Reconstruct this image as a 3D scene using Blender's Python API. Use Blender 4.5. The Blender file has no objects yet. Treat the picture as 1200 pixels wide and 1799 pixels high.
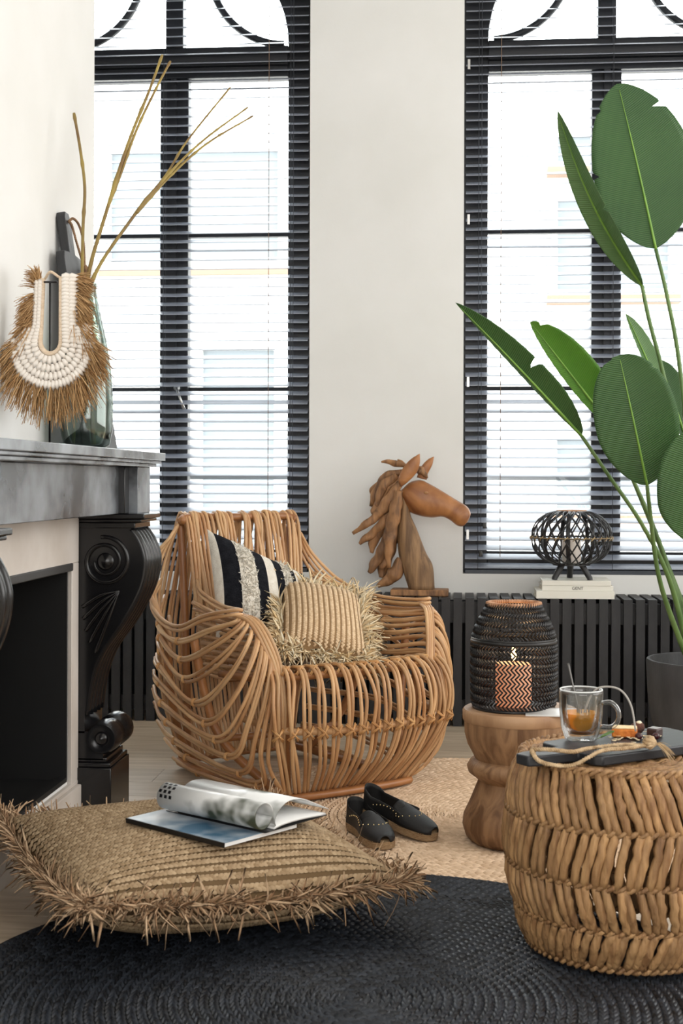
import bpy, math, random
import numpy as np
from mathutils import Vector, Matrix

random.seed(7); np.random.seed(7)
R = math.radians
PI = math.pi
scn = bpy.context.scene
col = scn.collection

# ------------------------------------------------------------------ camera
FPX, YAW, CAMZ, ROLL = 2400.0, math.atan(205 / 2400.0), 0.95, 0.003
cam_d = bpy.data.cameras.new('camera')
cam = bpy.data.objects.new('camera', cam_d)
col.objects.link(cam)
cam_d.sensor_fit = 'VERTICAL'
cam_d.sensor_height = 36.0
cam_d.sensor_width = 24.0
cam_d.lens = FPX / 1799.0 * 36.0
cam_d.shift_y = -(899.5 - 845.0) / 1799.0
cam_d.clip_start = 0.05
cam_d.dof.use_dof = True
cam_d.dof.focus_distance = 3.9
cam_d.dof.aperture_fstop = 8.0
_F = Vector((-math.sin(YAW), math.cos(YAW), 0))
_R0 = Vector((math.cos(YAW), math.sin(YAW), 0))
_U0 = Vector((0, 0, 1))
_R = _R0 * math.cos(ROLL) + _U0 * math.sin(ROLL)
_U = _U0 * math.cos(ROLL) - _R0 * math.sin(ROLL)
m4 = Matrix(((_R.x, _U.x, -_F.x, 0), (_R.y, _U.y, -_F.y, 0), (_R.z, _U.z, -_F.z, CAMZ), (0, 0, 0, 1)))
cam.matrix_world = m4
scn.camera = cam

# ------------------------------------------------------------------ world, lights, exposure
scn.view_settings.view_transform = 'Standard'
scn.view_settings.look = 'None'
scn.view_settings.gamma = 1.0
scn.view_settings.exposure = 0.12
scn.view_settings.use_curve_mapping = False
wd = bpy.data.worlds.new('overcast_sky')
scn.world = wd
wd.use_nodes = True
wd.node_tree.nodes['Background'].inputs['Color'].default_value = (0.95, 0.98, 1.0, 1)
wd.node_tree.nodes['Background'].inputs['Strength'].default_value = 8.0


def area_light(name, loc, rot, sx, sy, power, color):
    l = bpy.data.lights.new(name, 'AREA')
    l.shape = 'RECTANGLE'
    l.size, l.size_y, l.energy, l.color = sx, sy, power, color
    o = bpy.data.objects.new(name, l)
    o.location, o.rotation_euler = loc, rot
    col.objects.link(o)
    return o


# added soft fill behind the camera and at right, before walls without openings
area_light('rear_fill', (0.6, -2.3, 1.9), (R(90), 0, 0), 4.2, 2.4, 106, (1.0, 0.99, 0.98))
area_light('side_fill', (3.1, 3.1, 1.9), (R(90), 0, R(90)), 3.6, 2.4, 88, (1.0, 0.99, 0.98))


# ------------------------------------------------------------------ helpers
def cw(xc, d, z=0.0):
    """ground point d metres in front of the camera and xc metres to its right"""
    return Vector((xc * math.cos(YAW) - d * math.sin(YAW), xc * math.sin(YAW) + d * math.cos(YAW), z))


def at(px, py, d):
    """point at distance d seen at picture position px, py"""
    u, v = (px - 600) / FPX, (845 - py) / FPX
    u2 = u * math.cos(ROLL) - v * math.sin(ROLL)
    v2 = v * math.cos(ROLL) + u * math.sin(ROLL)
    return cw(u2 * d, d, CAMZ + v2 * d)


def lin(c):
    out = []
    for v in c[:3]:
        v = v / 255.0
        out.append(v / 12.92 if v <= 0.04045 else ((v + 0.055) / 1.055) ** 2.4)
    return (out[0], out[1], out[2], 1.0)


def mat(name, c1, c2=None, rough=0.6, scale=8.0, stretch=(1, 1, 1), detail=4.0, bump=0.0, bscale=None,
        spec=0.5, metal=0.0, rnd=0.0, attr=None, coat=0.0, lo=0.35, hi=0.65, bstretch=None, transl=0.0, distort=0.0):
    m = bpy.data.materials.new(name)
    m.use_nodes = True
    nt = m.node_tree
    N, L = nt.nodes, nt.links
    b = N['Principled BSDF']
    b.inputs['Roughness'].default_value = rough
    b.inputs['Specular IOR Level'].default_value = spec
    b.inputs['Metallic'].default_value = metal
    b.inputs['Coat Weight'].default_value = coat
    c1 = lin(c1)
    tc = N.new('ShaderNodeTexCoord')
    src = None
    if c2 is not None:
        c2 = lin(c2)
        if attr:
            a = N.new('ShaderNodeAttribute')
            a.attribute_name = attr
            fac = a.outputs['Fac']
        else:
            mp = N.new('ShaderNodeMapping')
            mp.inputs['Scale'].default_value = stretch
            L.new(tc.outputs['Object'], mp.inputs['Vector'])
            if rnd:
                oi0 = N.new('ShaderNodeObjectInfo')
                vm = N.new('ShaderNodeVectorMath')
                vm.operation = 'SCALE'
                vm.inputs[0].default_value = (7.3, 3.1, 5.7)
                L.new(oi0.outputs['Random'], vm.inputs['Scale'])
                L.new(vm.outputs[0], mp.inputs['Location'])
            nz = N.new('ShaderNodeTexNoise')
            nz.inputs['Scale'].default_value = scale
            nz.inputs['Detail'].default_value = detail
            nz.inputs['Distortion'].default_value = distort
            L.new(mp.outputs[0], nz.inputs['Vector'])
            mr = N.new('ShaderNodeMapRange')
            mr.inputs['From Min'].default_value = lo
            mr.inputs['From Max'].default_value = hi
            L.new(nz.outputs['Fac'], mr.inputs['Value'])
            fac = mr.outputs[0]
        mx = N.new('ShaderNodeMix')
        mx.data_type = 'RGBA'
        mx.inputs[6].default_value = c1
        mx.inputs[7].default_value = c2
        L.new(fac, mx.inputs[0])
        src = mx.outputs[2]
    if rnd:
        oi = N.new('ShaderNodeObjectInfo')
        mr2 = N.new('ShaderNodeMapRange')
        mr2.inputs['To Min'].default_value = 1 - rnd
        mr2.inputs['To Max'].default_value = 1 + rnd
        L.new(oi.outputs['Random'], mr2.inputs['Value'])
        hs = N.new('ShaderNodeHueSaturation')
        if src is None:
            hs.inputs['Color'].default_value = c1
        else:
            L.new(src, hs.inputs['Color'])
        L.new(mr2.outputs[0], hs.inputs['Value'])
        src = hs.outputs[0]
    if src is None:
        b.inputs['Base Color'].default_value = c1
    else:
        L.new(src, b.inputs['Base Color'])
    if bump:
        mp2 = N.new('ShaderNodeMapping')
        mp2.inputs['Scale'].default_value = bstretch or stretch
        L.new(tc.outputs['Object'], mp2.inputs['Vector'])
        nb = N.new('ShaderNodeTexNoise')
        nb.inputs['Scale'].default_value = bscale or scale * 3
        nb.inputs['Detail'].default_value = 5
        L.new(mp2.outputs[0], nb.inputs['Vector'])
        bp = N.new('ShaderNodeBump')
        bp.inputs['Strength'].default_value = bump
        bp.inputs['Distance'].default_value = 0.01
        L.new(nb.outputs['Fac'], bp.inputs['Height'])
        L.new(bp.outputs[0], b.inputs['Normal'])
    if transl:
        tr = N.new('ShaderNodeBsdfTranslucent')
        if src is None:
            tr.inputs['Color'].default_value = c1
        else:
            L.new(src, tr.inputs['Color'])
        ms = N.new('ShaderNodeMixShader')
        ms.inputs[0].default_value = transl
        L.new(b.outputs[0], ms.inputs[1])
        L.new(tr.outputs[0], ms.inputs[2])
        L.new(ms.outputs[0], N['Material Output'].inputs['Surface'])
    return m


def clear_glass(name, tint=(255, 255, 255), gloss=0.06, edge=0.6, rough=0.0):
    """thin clear glazing: mostly see-through, mirrors more at the rim"""
    m = bpy.data.materials.new(name)
    m.use_nodes = True
    N, L = m.node_tree.nodes, m.node_tree.links
    N.remove(N['Principled BSDF'])
    t = N.new('ShaderNodeBsdfTransparent')
    t.inputs['Color'].default_value = lin(tint)
    g = N.new('ShaderNodeBsdfGlossy')
    g.inputs['Roughness'].default_value = rough
    lw = N.new('ShaderNodeLayerWeight')
    lw.inputs['Blend'].default_value = 0.25
    mr = N.new('ShaderNodeMapRange')
    mr.inputs['To Min'].default_value = gloss
    mr.inputs['To Max'].default_value = edge
    L.new(lw.outputs['Fresnel'], mr.inputs['Value'])
    ms = N.new('ShaderNodeMixShader')
    L.new(mr.outputs[0], ms.inputs[0])
    L.new(t.outputs[0], ms.inputs[1])
    L.new(g.outputs[0], ms.inputs[2])
    L.new(ms.outputs[0], N['Material Output'].inputs['Surface'])
    return m


def spline(pts, n=24):
    """Catmull-Rom through pts"""
    P = np.array(pts, float)
    if len(P) == 2:
        t = np.linspace(0, 1, n)[:, None]
        return P[0] * (1 - t) + P[1] * t
    P = np.vstack([2 * P[0] - P[1], P, 2 * P[-1] - P[-2]])
    segs = len(P) - 3
    out = []
    for k in range(n):
        u = k / (n - 1) * segs
        i = min(int(u), segs - 1)
        t = u - i
        p0, p1, p2, p3 = P[i:i + 4]
        out.append(0.5 * ((2 * p1) + (-p0 + p2) * t + (2 * p0 - 5 * p1 + 4 * p2 - p3) * t * t + (-p0 + 3 * p1 - 3 * p2 + p3) * t ** 3))
    return np.array(out)


class MB:
    def __init__(self):
        self.v, self.f, self.a = [], [], []

    def add(self, verts, faces, a=None):
        o = len(self.v)
        self.v.extend([tuple(map(float, p)) for p in verts])
        self.f.extend([tuple(i + o for i in q) for q in faces])
        self.a.extend([a if a is not None else 0.5] * len(verts))
        return self

    def box(self, x0, x1, y0, y1, z0, z1):
        v = [(x0, y0, z0), (x1, y0, z0), (x1, y1, z0), (x0, y1, z0), (x0, y0, z1), (x1, y0, z1), (x1, y1, z1), (x0, y1, z1)]
        f = [(0, 3, 2, 1), (4, 5, 6, 7), (0, 1, 5, 4), (1, 2, 6, 5), (2, 3, 7, 6), (3, 0, 4, 7)]
        return self.add(v, f)

    def tube(self, pts, r, sides=7, cap=True, flat=1.0, up=None, a=None):
        """swept tube; r scalar or per-point; flat squashes the section along up"""
        P = np.array(pts, float)
        n = len(P)
        r = np.full(n, r) if np.isscalar(r) else np.interp(np.linspace(0, 1, n), np.linspace(0, 1, len(r)), r)
        T = np.gradient(P, axis=0)
        T /= np.linalg.norm(T, axis=1)[:, None] + 1e-12
        ref = np.array(up if up is not None else ((0, 0, 1) if abs(T[0][2]) < 0.9 else (1, 0, 0)), float)
        vs, nprev = [], None
        for i in range(n):
            if nprev is None or up is not None:
                q = ref - T[i] * np.dot(ref, T[i])
                if np.linalg.norm(q) < 1e-6:
                    q = np.array((1.0, 0.3, 0.1)) - T[i] * T[i][0]
            else:
                q = nprev - T[i] * np.dot(nprev, T[i])
            q /= np.linalg.norm(q) + 1e-12
            nprev = q
            s = np.cross(T[i], q)
            for k in range(sides):
                an = 2 * PI * k / sides
                vs.append(P[i] + r[i] * (math.cos(an) * s + flat * math.sin(an) * q))
        fs = []
        for i in range(n - 1):
            for k in range(sides):
                k2 = (k + 1) % sides
                fs.append((i * sides + k, i * sides + k2, (i + 1) * sides + k2, (i + 1) * sides + k))
        if cap:
            fs.append(tuple(range(sides - 1, -1, -1)))
            fs.append(tuple((n - 1) * sides + k for k in range(sides)))
        return self.add(vs, fs, a)

    def ring(self, c, rad, r, n=48, sides=6, axis='z', flat=1.0):
        pts = []
        vs, fs = [], []
        for i in range(n):
            t = 2 * PI * i / n
            for k in range(sides):
                an = 2 * PI * k / sides
                q = rad + r * math.cos(an)
                h = r * flat * math.sin(an)
                if axis == 'z':
                    vs.append((c[0] + q * math.cos(t), c[1] + q * math.sin(t), c[2] + h))
                else:
                    vs.append((c[0] + q * math.cos(t), c[1] + h, c[2] + q * math.sin(t)))
        for i in range(n):
            j = (i + 1) % n
            for k in range(sides):
                k2 = (k + 1) % sides
                q = (i * sides + k, j * sides + k, j * sides + k2, i * sides + k2)
                fs.append(q if axis == 'z' else q[::-1])
        return self.add(vs, fs)

    def lathe(self, prof, n=48, c=(0, 0, 0), closed=False, sx=1.0, sy=1.0, wob=None):
        vs, fs = [], []
        m = len(prof)
        for i in range(n):
            t = 2 * PI * i / n
            for (r, z) in prof:
                q = r * (1 + (wob(t, z) if wob else 0))
                vs.append((c[0] + sx * q * math.cos(t), c[1] + sy * q * math.sin(t), c[2] + z))
        for i in range(n):
            j = (i + 1) % n
            for k in range(m - 1 if not closed else m):
                k2 = (k + 1) % m
                fs.append((i * m + k, j * m + k, j * m + k2, i * m + k2))
        return self.add(vs, fs)

    def grid(self, fn, nu, nv, closeu=False):
        """fn(i/(nu-1), j/(nv-1)) -> point"""
        vs = [fn(i / (nu - 1), j / (nv - 1)) for i in range(nu) for j in range(nv)]
        fs = [(i * nv + j, (i + 1) * nv + j, (i + 1) * nv + j + 1, i * nv + j + 1) for i in range(nu - 1) for j in range(nv - 1)]
        return self.add(vs, fs)

    def prism(self, poly, h0, h1, axis='y'):
        """polygon extruded; axis y: poly in (x,z); axis z: (x,y); axis x: (y,z)"""
        n = len(poly)
        mk = {'y': lambda p, h: (p[0], h, p[1]), 'z': lambda p, h: (p[0], p[1], h), 'x': lambda p, h: (h, p[0], p[1])}[axis]
        vs = [mk(p, h0) for p in poly] + [mk(p, h1) for p in poly]
        fs = [tuple(range(n)), tuple(range(2 * n - 1, n - 1, -1))]
        for i in range(n):
            j = (i + 1) % n
            fs.append((i, i + n, j + n, j))
        return self.add(vs, fs)

    def ball(self, c, rx, ry=None, rz=None, nu=10, nv=7, rot=0.0):
        ry = rx if ry is None else ry
        rz = rx if rz is None else rz
        vs, fs = [], []
        cr, sr = math.cos(rot), math.sin(rot)
        for j in range(nv):
            p = PI * (j / (nv - 1) - 0.5)
            for i in range(nu):
                t = 2 * PI * i / nu
                x, y, z = rx * math.cos(p) * math.cos(t), ry * math.cos(p) * math.sin(t), rz * math.sin(p)
                vs.append((c[0] + x * cr - y * sr, c[1] + x * sr + y * cr, c[2] + z))
        for j in range(nv - 1):
            for i in range(nu):
                i2 = (i + 1) % nu
                fs.append((j * nu + i, j * nu + i2, (j + 1) * nu + i2, (j + 1) * nu + i))
        return self.add(vs, fs)

    def stitches(self, C, D, Nn, a, b, c):
        """many little plump strands: centres C, directions D, normals Nn, half length a, half width b, height c"""
        C, D, Nn = (np.array(q, float) for q in (C, D, Nn))
        S = np.cross(Nn, D)
        ts = [(-1, 0.35), (-0.45, 0.95), (0.45, 0.95), (1, 0.35)]
        n = len(C)
        for i in range(n):
            vs = []
            for (t, w) in ts:
                e = C[i] + D[i] * (a * t)
                vs += [e - S[i] * (b * w), e + Nn[i] * (c * w), e + S[i] * (b * w)]
            fs = []
            for q in range(3):
                o = q * 3
                fs += [(o, o + 3, o + 4, o + 1), (o + 1, o + 4, o + 5, o + 2)]
            self.add(vs, fs, random.random())
        return self

    def mesh(self, name, m=None, smooth=True):
        me = bpy.data.meshes.new(name)
        me.from_pydata(self.v, [], self.f)
        if any(q != 0.5 for q in self.a[:200]):
            at_ = me.attributes.new('rnd', 'FLOAT', 'POINT')
            at_.data.foreach_set('value', np.array(self.a, dtype=np.float32))
        if smooth:
            me.polygons.foreach_set('use_smooth', [True] * len(me.polygons))
        if m:
            me.materials.append(m)
        me.update()
        return me

    def build(self, name, m, parent=None, world=False, smooth=True, bevel=0.0, auto=None, loc=None, solid=0.0, sub=0):
        if world and parent is not None:
            p = parent.location
            q = parent.parent
            off = np.array(p if q is None else p + q.location)
            self.v = [tuple(np.array(x) - off) for x in self.v]
        o = bpy.data.objects.new(name, self.mesh(name, m, smooth))
        col.objects.link(o)
        if parent is not None:
            o.parent = parent
        if loc is not None:
            o.location = loc
        if solid:
            s = o.modifiers.new('solid', 'SOLIDIFY')
            s.thickness = solid
            s.offset = 0
        if bevel:
            bv = o.modifiers.new('bevel', 'BEVEL')
            bv.width = bevel
            bv.segments = 2
            bv.limit_method = 'ANGLE'
            bv.angle_limit = R(40)
        if sub:
            o.modifiers.new('sub', 'SUBSURF').levels = sub
            o.modifiers['sub'].render_levels = sub
        if smooth and auto is not None:
            sharp(o.data, auto)
        elif smooth and bevel:
            sharp(o.data, 40)
        return o


def sharp(me, deg):
    """edges steeper than deg stay crisp"""
    import bmesh
    bm = bmesh.new()
    bm.from_mesh(me)
    lim = R(deg)
    for e in bm.edges:
        if len(e.link_faces) == 2:
            try:
                e.smooth = e.calc_face_angle() < lim
            except Exception:
                e.smooth = True
    bm.to_mesh(me)
    bm.free()


def tag(o, label, cat=None, group=None, kind=None):
    o['label'] = label
    if cat:
        o['category'] = cat
    if group:
        o['group'] = group
    if kind:
        o['kind'] = kind
    return o


def empty(name, loc, rz=0.0):
    o = bpy.data.objects.new(name, None)
    o.empty_display_size = 0.05
    o.location = loc
    o.rotation_euler = (0, 0, rz)
    col.objects.link(o)
    return o


def dup(o, parent, loc=None, rot=None, scale=None):
    c = o.copy()
    col.objects.link(c)
    c.parent = parent
    if loc is not None:
        c.location = loc
    if rot is not None:
        c.rotation_euler = rot
    if scale is not None:
        c.scale = scale
    return c


def struct(name, label):
    o = empty(name, (0, 0, 0))
    o['kind'] = 'structure'
    o['label'] = label
    return o


def lettering(text, size, m, parent, name='lettering', extrude=0.0004):
    cu = bpy.data.curves.new(name, 'FONT')
    cu.body = text
    cu.size = size
    cu.align_x = 'CENTER'
    cu.align_y = 'CENTER'
    cu.extrude = extrude
    t = bpy.data.objects.new('tmp_text', cu)
    col.objects.link(t)
    dg = bpy.context.evaluated_depsgraph_get()
    me = bpy.data.meshes.new_from_object(t.evaluated_get(dg))
    bpy.data.objects.remove(t)
    me.materials.clear()
    me.materials.append(m)
    o = bpy.data.objects.new(name, me)
    col.objects.link(o)
    o.parent = parent
    return o


# ------------------------------------------------------------------ shared materials
M = {}
M['wall'] = mat('warm_white_plaster', (233, 233, 231), (228, 228, 225), 0.85, 3, bump=0.04, bscale=60, spec=0.2)
M['ceil'] = mat('white_ceiling', (240, 239, 236), rough=0.9)
M['plank'] = mat('pale_oak', (205, 188, 166), (180, 161, 136), 0.36, 6, (0.6, 7, 7), 6, bump=0.1, bscale=20, rnd=0.10, distort=0.6)
M['frame'] = mat('anthracite_paint', (30, 32, 37), rough=0.45)
M['slat'] = mat('satin_grey_slat', (148, 154, 166), rough=0.34, spec=0.7)
M['rail'] = mat('anthracite_rail', (58, 63, 72), rough=0.4)
M['cord'] = mat('grey_cord', (58, 60, 66), rough=0.7)
M['cordb'] = mat('brown_cord', (130, 105, 85), rough=0.7)
M['rad'] = mat('charcoal_timber', (42, 42, 44), (33, 33, 36), 0.55, 10, (3, 3, 1), bump=0.03, bscale=60, rnd=0.06)
M['raddark'] = mat('black_radiator', (12, 12, 13), rough=0.7)
M['marble'] = mat('black_marble', (13, 13, 14), (24, 24, 26), 0.22, 3, bump=0.02, bscale=14, spec=0.5, detail=6)
M['marble_worn_sheen'] = mat('worn_sheen_black_marble', (46, 48, 52), (146, 152, 158), 0.26, 5, bump=0.02, bscale=10, spec=0.6, detail=7)  # pale mottling paints blue-white reflections into the colour, along with wear
M['firebox'] = mat('black_iron', (11, 11, 12), rough=0.6)
M['ironedge'] = mat('dark_grey_steel', (62, 61, 60), rough=0.5)
M['white'] = mat('chipped_white_paint', (214, 206, 198), (200, 190, 180), 0.6, 6, bump=0.05, bscale=20)
M['pane'] = clear_glass('window_glass', (250, 252, 252), 0.02, 0.35)
M['metal'] = mat('brushed_steel', (190, 190, 188), rough=0.3, metal=1.0)

# ------------------------------------------------------------------ floor, ceiling, walls
fl = MB().box(-1.95, 3.2, -2.6, 5.6, -0.06, -0.02).build('floor', M['raddark'], smooth=False)
fl['kind'] = 'structure'
fl['label'] = 'pale oak plank floor'
pk_w = 0.19
planks = {}
row = 0
y = 1.2
while y < 5.58:
    x = -1.94 - (row * 0.77) % 1.9
    while x < 3.2:
        x0, x1 = max(x, -1.94), min(x + 1.9, 3.19)
        if x1 - x0 > 0.05:
            key = round(x1 - x0, 3)
            if key not in planks:
                planks[key] = MB().box(0.001, x1 - x0 - 0.001, 0.0012, pk_w - 0.0012, -0.02, 0.0).mesh('plank', M['plank'], False)
            o = bpy.data.objects.new('plank', planks[key])
            o.location = (x0, y, 0)
            col.objects.link(o)
            o.parent = fl
        x += 1.9
    y += pk_w
    row += 1
o = MB().box(-1.94, 3.19, -2.59, 1.2, -0.02, 0.0).build('plank_field', M['plank'], fl, smooth=False)
o['kind'] = 'stuff'

c_ = MB().box(-1.95, 3.2, -2.6, 5.85, 3.6, 3.7).build('ceiling', M['ceil'], smooth=False)
tag(c_, 'white ceiling', kind='structure')
YW = 5.575
WZ0, WZ1, WHALF = 0.575, 3.34, 0.58
WIN = (-1.19, 0.60)
wb = MB()
xs = [-2.2, WIN[0] - WHALF, WIN[0] + WHALF, WIN[1] - WHALF, WIN[1] + WHALF, 3.3]
for a, b in ((xs[0], xs[1]), (xs[2], xs[3]), (xs[4], xs[5])):
    wb.box(a, b, YW, YW + 0.3, 0, 3.6)
for a, b in ((xs[1], xs[2]), (xs[3], xs[4])):
    wb.box(a, b, YW, YW + 0.3, 0, WZ0)
    wb.box(a, b, YW, YW + 0.3, WZ1, 3.6)
tag(wb.build('wall_back', M['wall'], smooth=False), 'white plastered wall pier between the two tall windows', kind='structure')
XB = -1.072
wl = MB()
wl.box(-1.95, XB, -2.6, 2.60, 0, 3.6)
wl.box(-1.95, XB, 3.69, 3.95, 0, 3.6)
wl.box(-1.95, XB, 2.60, 3.69, 0.714, 3.6)
wl.box(-1.95, XB, 2.60, 3.69, 0, 0.118)
wl.box(-1.95, -1.50, 2.60, 3.69, 0.118, 0.714)
wl.box(-2.2, -1.95, -2.6, 5.6, 0, 3.6)
tag(wl.build('wall_left', M['wall'], smooth=False), 'white chimney breast wall behind the mantelpiece', kind='structure')
tag(MB().box(3.2, 3.3, -2.6, 5.6, 0, 3.6).build('wall_right', M['wall'], smooth=False), 'white side wall', kind='structure')
tag(MB().box(-2.2, 3.3, -2.7, -2.6, 0, 3.6).build('wall_front', M['wall'], smooth=False), 'white wall behind the viewer', kind='structure')


# ------------------------------------------------------------------ windows
def make_window(name, cx, label):
    w = struct(name, label)
    Y0, Y1 = 5.64, 5.71
    fr = M['frame']
    g = 0.482                     # half width to the glass edge
    for s in (-1, 1):
        MB().box(cx + min(s * g, s * WHALF), cx + max(s * g, s * WHALF), Y0, Y1, WZ0 + 0.002, 2.76).build('stile', fr, w, smooth=False)
        MB().box(cx + (0.002 if s > 0 else -0.06), cx + (0.06 if s > 0 else -0.002), Y0 + 0.006, Y1, 0.664, 2.63).build('meeting_stile', fr, w, bevel=0.004)
    MB().box(cx - 0.012, cx + 0.012, Y0 - 0.008, Y0 + 0.01, 0.664, 2.63).build('cover_strip', fr, w, smooth=False)
    MB().box(cx - g, cx + g, Y0, Y1, WZ0 + 0.002, 0.664).build('bottom_rail', fr, w, bevel=0.004)
    MB().box(cx - g, cx + g, Y0 - 0.01, Y1, 2.63, 2.675).box(cx - g, cx + g, Y0 - 0.03, Y1, 2.675, 2.725).box(cx - g, cx + g, Y0 - 0.01, Y1, 2.725, 2.758).build('transom', fr, w, bevel=0.003)
    MB().box(cx - 0.037, cx + 0.037, Y0, Y1, 2.758, 3.24).build('top_mullion', fr, w, bevel=0.004)
    # head board with a round-arched opening
    n = 24
    arch = [(cx + g * math.cos(PI * k / n), 2.76 + g * math.sin(PI * k / n)) for k in range(n + 1)]
    hb = MB()
    for k in range(n):
        (xa, za), (xb, zb) = arch[k], arch[k + 1]
        def out(x, z):
            dx, dz = x - cx, z - 2.76
            s = min(WHALF / max(abs(dx), 1e-6), (WZ1 - 2.76) / max(dz, 1e-6))
            return cx + dx * s, 2.76 + dz * s
        oa, ob = out(xa, za), out(xb, zb)
        pol = [(xa, za), (xb, zb), ob, oa]
        if abs(oa[0] - ob[0]) > 1e-4 and abs(oa[1] - ob[1]) > 1e-4:
            pol = [(xa, za), (xb, zb), ob, (cx + math.copysign(WHALF, xa - cx + (xb - cx)), WZ1), oa]
        hb.prism(pol, Y0, Y1)
    hb.build('arched_head', fr, w, smooth=False)
    # curved tracery bars
    for s in (-1, 1):
        pts = []
        for k in range(25):
            an = R(268) - R(96) * k / 24
            pts.append((cx + s * (0.47 + 0.325 * math.cos(an)), 5.675, 3.10 + 0.325 * math.sin(an)))
        MB().tube(pts, 0.016, 8, flat=1.4, up=(0, 1, 0)).build('tracery_bar', fr, w)
    for z in (1.978, 1.333):
        for s in (-1, 1):
            a, b = sorted((cx + s * 0.06, cx + s * g))
            MB().box(a, b, Y0 + 0.02, Y1 - 0.015, z - 0.008, z + 0.008).build('glazing_bar', fr, w, smooth=False)
    for s in (-1, 1):
        a, b = sorted((cx + s * 0.06, cx + s * g))
        for z0, z1 in ((0.664, 1.325), (1.341, 1.97), (1.986, 2.63)):
            MB().box(a, b, 5.672, 5.676, z0, z1).build('pane', M['pane'], w, smooth=False)
        n = 10
        half = [(cx + s * 0.037, 2.758), (cx + s * 0.037, 2.76 + math.sqrt(g * g - 0.037 ** 2))]
        a0 = math.atan2(half[1][1] - 2.76, 0.037)
        half += [(cx + s * g * math.cos(a0 * (1 - k / n)), 2.76 + g * math.sin(a0 * (1 - k / n))) for k in range(1, n)] + [(cx + s * g, 2.758)]
        MB().prism(half if s < 0 else half[::-1], 5.672, 5.676).build('pane', M['pane'], w, smooth=False)
    # outside guard rail and sill
    MB().box(cx - WHALF, cx + WHALF, 5.93, 5.96, 0.955, 0.985).build('guard_rail', M['guard'], w, smooth=False)
    MB().box(cx - WHALF, cx + WHALF, 5.71, 5.90, WZ0 - 0.02, WZ0 + 0.02).build('stone_sill', M['guard'], w, smooth=False)
    # espagnolette handle
    hd = MB().tube([(cx + 0.02, Y0 - 0.035, 1.335), (cx + 0.02, Y0 - 0.004, 1.335)], 0.012, 10)
    hd.tube([(cx + 0.02, Y0 - 0.035, 1.335), (cx + 0.035, Y0 - 0.045, 1.30), (cx + 0.055, Y0 - 0.045, 1.245)], [0.005, 0.005, 0.007], 8)
    hd.build('handle', M['metal'], w)
    return w


M['guard'] = mat('pale_grey_zinc', (150, 152, 155), rough=0.6)
make_window('window_1', WIN[0], 'tall dark framed arched window behind the branches')
make_window('window_2', WIN[1], 'tall dark framed arched window behind the plant')


# ------------------------------------------------------------------ venetian blinds
slat_w, slat_t, tilt = 0.046, 0.0022, R(22.5)
sl = MB()
nseg = 5
prof = []
for k in range(nseg):
    u = -0.5 + k / (nseg - 1)
    prof.append((u * slat_w, 0.004 * (0.25 - u * u)))
ca, sa = math.cos(tilt), math.sin(tilt)
prof = [(y_ * ca - z_ * sa, y_ * sa + z_ * ca) for y_, z_ in prof]
poly = prof + [(y_, z_ - slat_t) for y_, z_ in prof[::-1]]
sl.prism(poly, -0.572, 0.572, 'x')
slat_me = sl.mesh('slat', M['slat'], False)
z_slats = [0.608 + 0.0371 * k for k in range(72)]


def make_blind(cx, label, ladders, pull):
    b = empty('venetian_blind', (cx, 5.60, 0.574))
    tag(b, label, 'blind', 'venetian blinds')
    for z in z_slats:
        o = bpy.data.objects.new('slat', slat_me)
        col.objects.link(o)
        o.parent = b
        o.location = (0, 0, z - 0.574)
        o.rotation_euler = (random.uniform(-0.02, 0.02), 0, 0)
    MB().box(-0.573, 0.573, -0.022, 0.022, 0.0, 0.018).build('bottom_rail', M['rail'], b, bevel=0.003)
    MB().box(-0.573, 0.573, -0.024, 0.024, 2.70, 2.745).build('head_rail', M['rail'], b, bevel=0.003)
    for x in ladders:
        lc = MB()
        for yy in (-0.0235, 0.0235):
            lc.tube([(x, yy, 0.015), (x, yy, 2.70)], 0.0011, 4)
        lc.build('ladder_cord', M['cord'], b)
    MB().tube([(pull, -0.026, 0.07), (pull, -0.026, 2.70)], 0.0014, 5).build('pull_cord', M['cordb'], b)
    x = ladders[0] + 0.012
    MB().tube([(x, -0.027, 0.14), (x, -0.027, 2.70)], 0.0011, 5).build('lift_cord', M['cord'], b)
    for zz, dx in ((0.185, 0.016), (0.07, 0.0)):
        MB().lathe([(0.0, 0.024), (0.006, 0.022), (0.008, 0.008), (0.009, 0.0), (0.0, 0.0)], 10, (x + dx, -0.029, zz)).build('cord_tassel', M['ironedge'], b)
    return b


make_blind(WIN[0], 'dark venetian blind hanging at the window beside the mantelpiece', (0.50, -0.03, -0.5), 0.41)
make_blind(WIN[1], 'dark venetian blind hanging at the window behind the green plant', (-0.52, 0.02, 0.5), -0.43)
bl = [o for o in col.objects if o.name == 'venetian_blind.001'][0]
for z in (2.07, 1.44, 0.78, 0.16):
    MB().box(-0.566, -0.556, -0.030, -0.024, z - 0.02, z + 0.02).build('clip', M['metal'], bl, smooth=False)

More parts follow.
